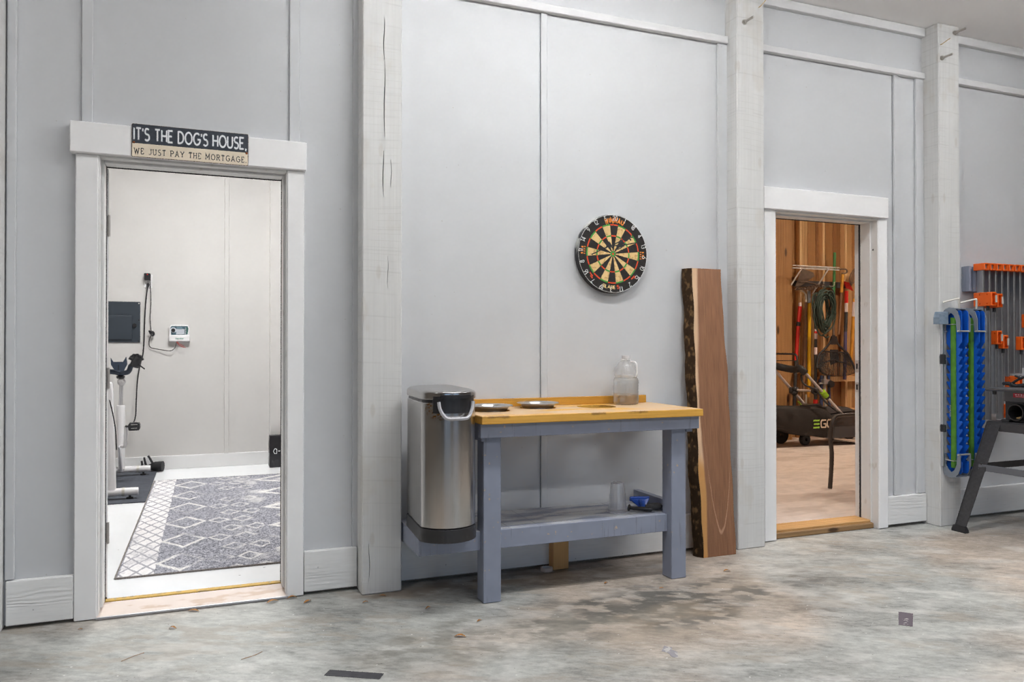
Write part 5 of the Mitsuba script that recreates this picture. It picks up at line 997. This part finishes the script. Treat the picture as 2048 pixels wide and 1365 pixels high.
t = handle_tool('black_pole', 'black pole with white and red label bands standing by the coil', 'pole tool', [('shaft', (7.447, 7.940, 1.886), (7.401, 7.900, 0.518), .0195, 'm_black_paint'), ('label_band', (7.433, 7.925, 1.443), (7.427, 7.920, 1.312), .0215, 'm_label_pink'), ('red_band', (7.432, 7.924, 1.414), (7.431, 7.923, 1.384), .0222, 'm_red'), ('label_band', (7.422, 7.917, 1.203), (7.418, 7.914, 1.108), .0215, 'm_label_pink'), ('base', (7.401, 7.900, 0.518), (7.386, 7.890, 0.257), .030, 'm_red')])
# coil of dark cable
hc_ = thing('cable_coil', 'coil of dark green cable hanging from the tool rail', 'cable')
rnd = random.Random(3); c0 = V(7.395, 7.740, 1.678); lo = []
for i in range(22):
    a = np.linspace(0, 2 * math.pi, 36, endpoint=False); rx, rz = .135 + rnd.uniform(-.045, .025), .235 + rnd.uniform(-.05, .055); ox_, oz_, oy_ = rnd.uniform(-.035, .045), rnd.uniform(-.045, .03), rnd.uniform(-.05, .05)
    tw = rnd.uniform(-.4, .5); ph = rnd.uniform(0, 6)
    q = np.c_[rx * np.cos(a) + tw * .12 * np.sin(a) + ox_, oy_ + .02 * np.sin(2 * a + ph), rz * np.sin(a) + oz_ + .015 * np.sin(3 * a + ph)] + c0
    lo.append(tube(q, .0085, 6, closed=True))
part(hc_, 'loops', cat(lo), 'm_hose', smooth=True); part(hc_, 'tag', hull(*[V(7.533, 7.840, 1.876) + V(a, b2, c_) for a, b2, c_ in ((-.02, 0, .03), (.015, 0, .03), (.035, -.01, -.04), (.0, -.01, -.045), (-.02, .004, .03), (.035, -.006, -.04))]), 'm_label_pink')
part(hc_, 'plug_end', tube(spline([(7.502, 7.880, 1.371), (7.551, 7.870, 1.331), (7.602, 7.870, 1.345)], 4), .010, 8), 'm_hose', smooth=True)
handle_tool('green_stake', 'green painted pole rising above the tool rail', 'pole', [('pole', (7.802, 7.970, 2.474), (7.778, 7.970, 1.829), .0185, 'm_pole_green')])
# leaf rake
lr = handle_tool('leaf_rake', 'black plastic leaf rake hanging head down on the plank wall', 'rake', [('handle', (7.763, 7.950, 1.908), (7.737, 7.930, 1.333), .0165, 'm_dark_steel')])
part(lr, 'hub', cat(hull((7.663, 7.880, 1.365), (7.714, 7.880, 1.365), (7.756, 7.880, 1.240), (7.637, 7.880, 1.239), (7.702, 7.920, 1.366), (7.753, 7.920, 1.366), (7.796, 7.920, 1.240), (7.676, 7.920, 1.240)), hull((7.648, 7.900, 1.173), (7.784, 7.900, 1.173), (7.791, 7.890, 1.007), (7.637, 7.890, 0.968), (7.662, 7.915, 1.173), (7.799, 7.915, 1.173), (7.806, 7.905, 1.007), (7.652, 7.905, 0.968))), 'm_black_plastic', smooth=30)
part(lr, 'frame', cat(tube(spline([(7.682, 7.900, 1.346), (7.639, 7.900, 1.253), (7.519, 7.890, 1.160), (7.442, 7.880, 1.101), (7.399, 7.870, 0.984), (7.389, 7.850, 0.926)], 5), .014, 8), tube(spline([(7.742, 7.900, 1.346), (7.793, 7.900, 1.240), (7.887, 7.890, 1.160), (7.946, 7.880, 1.100), (8.022, 7.870, 0.959), (8.036, 7.850, 0.893)], 5), .014, 8), tube([(7.502, 7.890, 1.154), (7.921, 7.890, 1.133)], .008, 8)), 'm_black_plastic', smooth=True)
part(lr, 'brace', cat(tube([(7.416, 7.870, 0.977), (7.669, 7.870, 1.041), (7.979, 7.870, 0.966)], [.007, .013, .007], 8)), 'm_black_plastic', smooth=True)
topc = np.array([V(7.473, 7.895, 1.114), V(7.575, 7.895, 1.147), V(7.702, 7.895, 1.153), V(7.848, 7.895, 1.140), V(7.952, 7.895, 1.099)]); botc = np.array([V(7.389, 7.850, 0.926), V(7.453, 7.830, 0.854), V(7.638, 7.830, 0.822), V(7.877, 7.830, 0.829), V(8.035, 7.840, 0.873)])
tt = spline(topc, 8)[::1]; bb_ = spline(botc, 8)
for i in range(0, len(tt)): part(lr, 'tine', tube([tt[i], (tt[i] + bb_[i]) / 2 + V(0, -.012, -.01), bb_[i], bb_[i] + V(0, -.035, .010)], .0042, 5), 'm_black_plastic', smooth=True)
t = handle_tool('digging_spade', 'spade with an orange handle and metal grip on the tool rail', 'spade', [('handle', (7.870, 7.900, 2.181), (7.847, 7.900, 1.934), .021, 'm_handle_orange'), ('shaft', (7.847, 7.900, 1.934), (7.794, 7.900, 1.373), .016, 'm_handle_brown')])
part(t, 'grip', tube(bend([(7.754, 7.900, 2.244), (7.926, 7.900, 2.250), (7.952, 7.900, 2.225), (7.926, 7.900, 2.194), (7.857, 7.900, 2.191)], .02, 4), .009, 8), 'm_dark_steel', smooth=True)
t = handle_tool('shrub_rake', 'red headed shrub rake with a black and purple handle', 'rake', [('handle', (8.035, 8.000, 1.965), (8.030, 8.000, 1.803), .025, 'm_red'), ('label_band', (8.031, 8.000, 1.803), (8.027, 8.000, 1.681), .0235, 'm_label_pink'), ('handle', (8.027, 8.000, 1.681), (8.015, 8.000, 1.416), .023, 'm_black_paint'), ('handle', (8.015, 8.000, 1.416), (7.995, 8.000, 0.767), .022, 'm_purple')])
rh = [V(7.971, 7.980, 2.097), V(8.006, 7.980, 2.024), V(8.129, 7.980, 1.973), V(8.112, 7.980, 2.014), V(8.059, 7.980, 2.073)]
part(t, 'head', hull(*[q + V(0, d_, 0) for q in rh for d_ in (0, .02)]), 'm_red')
for i in range(6): part(t, 'tine', tube([V(7.966, 7.975, 2.090) * (1 - i / 5) + V(8.001, 7.975, 2.010) * (i / 5), V(8.052, 7.965, 2.072) * (1 - i / 5) + V(8.123, 7.965, 1.972) * (i / 5)], .005, 6), 'm_red', smooth=True)
t = handle_tool('garden_fork', 'garden fork with curved dark tines and an orange wooden handle', 'fork', [('handle', (8.125, 7.950, 1.863), (8.051, 7.950, 0.937), .0215, 'm_handle_orange'), ('label_band', (8.120, 7.950, 1.815), (8.106, 7.950, 1.619), .0225, 'm_label_pink')])
for i in range(4): part(t, 'tine', tube(spline([(8.081, 7.950, 2.051), V(8.017, 7.930, 2.102) + V(.03 * i, 0, 0), V(8.044, 7.930, 2.190) + V(.03 * i, 0, 0), V(8.132, 7.930, 2.295) + V(.03 * i, 0, 0)], 5), .0065, 7), 'm_dark_steel', smooth=True)
# folding stand behind the mower
fs = thing('roller_stand', 'blue grey folding stand with a clamp head behind the mower', 'stand')
mat('m_stand_blue', (0.030, 0.042, 0.10), 0.4, 0.5)
part(fs, 'leg', rod((7.502, 7.900, 0.831), (7.445, 7.850, 0.226), .022), 'm_stand_blue', smooth=40); part(fs, 'leg', rod((7.621, 7.900, 0.830), (7.596, 7.850, 0.221), .020), 'm_stand_blue', smooth=40)
part(fs, 'post', rod((7.529, 7.870, 0.832), (7.539, 7.870, 0.254), .017), 'm_pin', smooth=40)
part(fs, 'crossbar', rod((7.432, 7.870, 0.728), (7.617, 7.870, 0.732), .013), 'm_pin', smooth=40); part(fs, 'crossbar', rod((7.469, 7.900, 0.759), (7.578, 7.900, 0.764), .026), 'm_stand_blue', smooth=40)
hq = V(7.522, 7.850, 0.747); part(fs, 'clamp_head', cat(box(hq[0] - .05, hq[0] + .05, 7.82, 7.89, hq[2] - .03, hq[2] + .04, .008)), 'm_aluminium'); part(fs, 'knob', axes(lathe([(0, 0), (.045, 0), (.05, .02), (.04, .05), (0, .05)], 12), (1, 0, 0), (0, 0, 1), (0, -1, 0), (7.579, 7.840, 0.721)), 'm_black_plastic', smooth=30)
lv = thing('boundary_stake', 'blue and white stake standing behind the mower bag', 'stake')
part(lv, 'bar', rod((7.175, 7.880, 0.486), (7.139, 7.860, -0.003), .022), 'm_stand_blue', smooth=40); part(lv, 'tube', rod((7.225, 7.880, 0.589), (7.197, 7.860, -0.006), .012), 'm_pin', smooth=40)

# ------------------------------------------------------------------ lawn mower
mw = thing('lawn_mower', 'black lawn mower with a fabric grass bag and silver folding handle in the tool room', 'lawn mower')
mat('m_bag_fabric', lambda p, n, uv: mi.Color3f(0.022, 0.019, 0.018) * (0.85 + 0.3 * noise(p.x * 200, p.y * 200, p.z * 200)), 0.75, 0.3, bump=lambda p, n, uv: fbm(p.x * 5 + p.z * 4, p.z * 5, p.y * 5, 3), bump_scale=0.05)
mat('m_silver_tube', (0.74, 0.69, 0.67), 0.35, 0.5, 0.15); mat('m_lime', (0.30, 0.55, 0.02), 0.4, 0.5); mat('m_mower_print', (0.72, 0.60, 0.48), 0.5, 0.3); mat('m_lime_print', (0.36, 0.62, 0.08), 0.5, 0.3)
NY, FY = 7.28, 7.70
top_ = [(6.15, .47), (6.285, 0.503), (6.583, 0.488), (6.936, 0.478), (7.037, 0.439), (7.100, 0.382)]
bot_ = [(6.15, .16), (6.284, 0.243), (6.522, 0.168), (6.673, 0.132), (6.842, 0.125), (7.020, 0.093)]
tp_, bp_ = spline([(a, 0, b2) for a, b2 in top_], 5), spline([(a, 0, b2) for a, b2 in bot_], 5)
rr_ = []
for a, b2 in zip(tp_, bp_):
    h_ = a[2] - b2[2]; sag = .012 * math.sin(a[0] * 23) + .008 * math.sin(a[0] * 51 + 1)
    rr_.append(np.array([(a[0], NY + .05, a[2]), (a[0], NY + .012, a[2] - .03), (a[0] + .00, NY - .004 + sag, a[2] - h_ * .35), ((a[0] + b2[0]) / 2, NY + .006 - sag, a[2] - h_ * .7), (b2[0], NY + .03, b2[2] + .02), (b2[0], NY + .07, b2[2]), (b2[0], FY - .17, b2[2]), (b2[0], FY - .12, b2[2] + .03), (a[0], FY - .10, a[2] - h_ * .4), (a[0], FY - .13, a[2] - .01), (a[0], FY - .18, a[2])]))
part(mw, 'grass_bag', loft(rr_), 'm_bag_fabric', smooth=50, label='black fabric grass bag')
ex0, ex1, ez0, ez1 = 6.765, 7.052, 0.225, 0.334
eh = ez1 - ez0
def eg(shapes, dx): return on_wall(extr(unary_union(shapes), .0015), ex0 + dx, NY - .020, ez0)
ew = (ex1 - ex0) * .36
part(mw, 'lettering', turn(eg([Polygon([(i * .12 * ew * 0 + (0.06 if i == 1 else 0) * ew, i * .39 * eh), (ew * .92, i * .39 * eh), (ew * .96, i * .39 * eh + .20 * eh), ((0.10 if i == 1 else .04) * ew, i * .39 * eh + .20 * eh)]) for i in range(3)], 0), 0), 'm_lime_print', label='lime green letter E')
gw = (ex1 - ex0) * .30
G_ = LineString([(gw, eh * .88), (gw * .22, eh * .88), (gw * .10, eh * .7), (gw * .10, eh * .28), (gw * .22, eh * .10), (gw * .95, eh * .10), (gw * .95, eh * .48), (gw * .52, eh * .48)]).buffer(eh * .085, cap_style='flat')
O_ = LineString([(gw * .25, eh * .9), (gw * .80, eh * .9), (gw * .95, eh * .72), (gw * .95, eh * .28), (gw * .80, eh * .1), (gw * .25, eh * .1), (gw * .10, eh * .28), (gw * .10, eh * .72), (gw * .25, eh * .9)]).buffer(eh * .085)
part(mw, 'lettering', eg([G_], ew * 1.08), 'm_mower_print', label='pale letter G'); part(mw, 'lettering', eg([O_], ew * 1.08 + gw * 1.12), 'm_mower_print', label='pale letter O')
nA, nB = V(6.675, 7.280, 0.888), V(7.234, 7.280, 0.384); fA, fB = V(6.540, 7.700, 0.945), V(7.108, 7.700, 0.411)
part(mw, 'handle_tube', rod(nA, nB, .0175), 'm_silver_tube', smooth=40, label='silver handle tube'); part(mw, 'handle_tube', rod(fA, fB, .0175), 'm_silver_tube', smooth=40)
part(mw, 'crossbar', rod((6.792, 7.580, 0.672), (6.805, 7.280, 0.675), .015), 'm_silver_tube', smooth=40)
part(mw, 'handle_grip', tube(spline([nA + (nA - nB) * .02, nA + (nA - nB) * .10 + V(-.01, .03, .01), (6.661, 7.450, 0.932), (6.639, 7.600, 0.946), fA + (fA - fB) * .08], 5), .043, 12), 'm_black_rubber', smooth=True)
part(mw, 'bail', tube(bend([(6.671, 7.350, 0.922), (6.619, 7.360, 0.971), (6.648, 7.400, 1.122), (6.556, 7.700, 1.125), (6.532, 7.700, 0.957)], .05, 5), .0115, 8), 'm_black_plastic', smooth=True); part(mw, 'bail_wire', tube([(6.663, 7.400, 1.042), (6.554, 7.680, 1.038)], .005, 6), 'm_black_plastic', smooth=True)
def knob(q, r, n=9): return cat([ball(q + V(.5 * r * math.cos(i * 2.4), .4 * r * math.sin(i * 1.7), .5 * r * math.sin(i * 2.4)), r * .62, 1) for i in range(n)])
part(mw, 'knob', knob(V(6.779, 7.600, 0.658), .055), 'm_black_plastic', smooth=True); part(mw, 'knob', knob(V(6.794, 7.260, 0.671), .042), 'm_black_plastic', smooth=True)
u_ = (nB - nA) / np.linalg.norm(nB - nA); qc = nA + (nB - nA) * .50
part(mw, 'collar', tube([qc - u_ * .045, qc + u_ * .045], .036, 16), 'm_lime', smooth=40, label='lime green lock collar'); part(mw, 'collar', tube([qc + u_ * .045, qc + u_ * .075], .030, 14), 'm_black_plastic', smooth=40)
part(mw, 'lock_tab', hull((6.736, 7.500, 0.542), (6.767, 7.500, 0.541), (6.821, 7.500, 0.490), (6.798, 7.500, 0.478), (6.724, 7.470, 0.538), (6.786, 7.470, 0.487)), 'm_lime')
part(mw, 'cable', tube(spline([(6.645, 7.330, 0.875), (6.640, 7.300, 0.786), (6.654, 7.240, 0.740), (6.772, 7.220, 0.691), (6.894, 7.220, 0.562), (7.065, 7.220, 0.443), (7.268, 7.250, 0.367)], 6), .011, 8), 'm_black_rubber', smooth=True)
part(mw, 'bag_lid', hull((6.692, 7.400, 0.495), (7.003, 7.400, 0.498), (7.050, 7.400, 0.472), (6.692, 7.400, 0.476), (6.920, 7.600, 0.499), (7.192, 7.600, 0.492)), 'm_black_plastic')
dk = [(7.02, NY + .02), (7.10, NY - .02), (7.75, NY - .02), (7.92, NY + .08), (7.92, FY - .08), (7.75, FY + .02), (7.10, FY + .02), (7.02, FY - .02)]
part(mw, 'deck', prism_xy(dk, .095, .235), 'm_black_paint', label='black mower deck'); part(mw, 'deck_cover', hull(*[(a_, b_, .235) for a_, b_ in dk] + [(7.15, NY + .07, .375), (7.60, NY + .07, .405), (7.78, NY + .13, .36), (7.15, FY - .07, .375), (7.60, FY - .07, .405), (7.78, FY - .13, .36)]), 'm_black_plastic', smooth=30)
part(mw, 'motor_cover', hull((7.08, NY + .10, .38), (7.55, NY + .10, .41), (7.62, FY - .1, .41), (7.08, FY - .1, .40), (7.12, NY + .13, .46), (7.45, NY + .14, .455), (7.45, FY - .14, .455), (7.12, FY - .13, .46)), 'm_black_paint', smooth=30)
mat('m_hub_grey', (0.10, 0.095, 0.09), 0.5, 0.4)
def wheel(x, y, r, side):
    w_ = part(mw, 'wheel', axes(lathe([(r * .45, -.025), (r * .9, -.025), (r, -.018), (r, .018), (r * .9, .025), (r * .45, .025), (r * .45, -.025)], 40), (1, 0, 0), (0, 0, 1), (0, -1, 0), (x, y, r + .0005)), 'm_black_rubber', smooth=30)
    nm_ = w_.split('__')[1]
    part(mw, nm_ + '__hub', axes(lathe([(0, .022), (.02, .022), (.022, .014), (r * .72, .020), (r * .74, .026), (r * .46, .026)][:4] + [(r * .46, .012), (r * .46, -.02), (0, -.02)], 24), (1, 0, 0), (0, 0, 1), (0, -1, 0), (x, y, r + .0005)), 'm_hub_grey', smooth=20)
    part(mw, nm_ + '__tread', cat([axes(box(-.012, .012, -.006, .006, -.024, .024, .002), (-math.sin(a), 0, math.cos(a)), (math.cos(a), 0, math.sin(a)), (0, -1, 0), (x + (r + .001) * math.cos(a), y, r + .0055 + (r + .001) * math.sin(a))) for a in np.arange(24) * math.pi / 12 if math.sin(a) > -.97]), 'm_rubber_grey')
wx_, wy_, wz_ = 7.617, 7.534, 0.000
wheel(wx_, NY - .055, .108, -1); wheel(wx_, FY + .055, .108, 1); wheel(7.82, NY - .055, .09, -1); wheel(7.82, FY + .055, .09, 1)
part(mw, 'axle', rod((wx_, NY - .055, .109), (wx_, FY + .055, .109), .012), 'm_black_paint', smooth=40)
ca = V(6.817, 7.420, 0.098); sw_ = part(mw, 'small_caster', axes(lathe([(.02, -.03), (.062, -.03), (.07, -.02), (.07, .02), (.062, .03), (.02, .03), (.02, -.03)], 28), (1, 0, 0), (0, 0, 1), (0, -1, 0), (ca[0], 7.46, .0705)), 'm_black_rubber', smooth=30)  # small dark caster below the bag, kept with the mower
dw = thing('dolly_wheel', 'larger dark wheel at the left edge of the tool room doorway, beside the mower bag', 'wheel')
part(dw, 'tyre', axes(lathe([(.03, -.03), (.10, -.03), (.11, -.02), (.11, .02), (.10, .03), (.03, .03), (.03, -.03)], 28), (1, 0, 0), (0, 0, 1), (0, -1, 0), (6.649, 7.695, .1105)), 'm_black_rubber', smooth=30)
# patio chair
pcx_ = thing('patio_chair', 'dark brown metal patio chair with tan sling seat behind the right door jamb', 'chair')
mat('m_chair_brown', (0.040, 0.030, 0.026), 0.4, 0.5); mat('m_sling', lambda p, n, uv: mi.Color3f(0.55, 0.43, 0.34) * (0.9 + 0.2 * noise(p.x * 300, p.y * 300)), 0.8, 0.2)
def chair_side(y):
    front = spline([(4.932, y, .002), (4.945, y, .14), (4.952, y, .30), (4.938, y, .42), (4.948, y, .53), (4.985, y, .600), (5.05, y, .622), (5.25, y, .624), (5.50, y, .63)], 6)
    part(pcx_, 'arm_frame', tube(front, .0205, 12, flat=.7), 'm_chair_brown', smooth=40)
    part(pcx_, 'rear_leg', tube(spline([(5.50, y, .002), (5.44, y, .25), (5.44, y, .43), (5.50, y, .64), (5.60, y, .95)], 5), .018, 12), 'm_chair_brown', smooth=40)
    part(pcx_, 'seat_rail', tube([(4.955, y, .415), (5.44, y, .38)], .014, 10), 'm_chair_brown', smooth=40)
chair_side(5.10); chair_side(4.56)
part(pcx_, 'seat', loft([np.array([(4.94 + .02, yy, .432), (5.20, yy, .405), (5.45, yy, .400), (5.45, yy, .392), (5.20, yy, .397), (4.96, yy, .420)]) for yy in np.linspace(4.58, 5.08, 4)]), 'm_sling', smooth=30, label='tan sling seat')
part(pcx_, 'back', loft([np.array([(5.45, yy, .42), (5.50, yy, .64), (5.60, yy, .95), (5.607, yy, .947), (5.507, yy, .638), (5.457, yy, .42)]) for yy in np.linspace(4.58, 5.08, 4)]), 'm_sling', smooth=30)
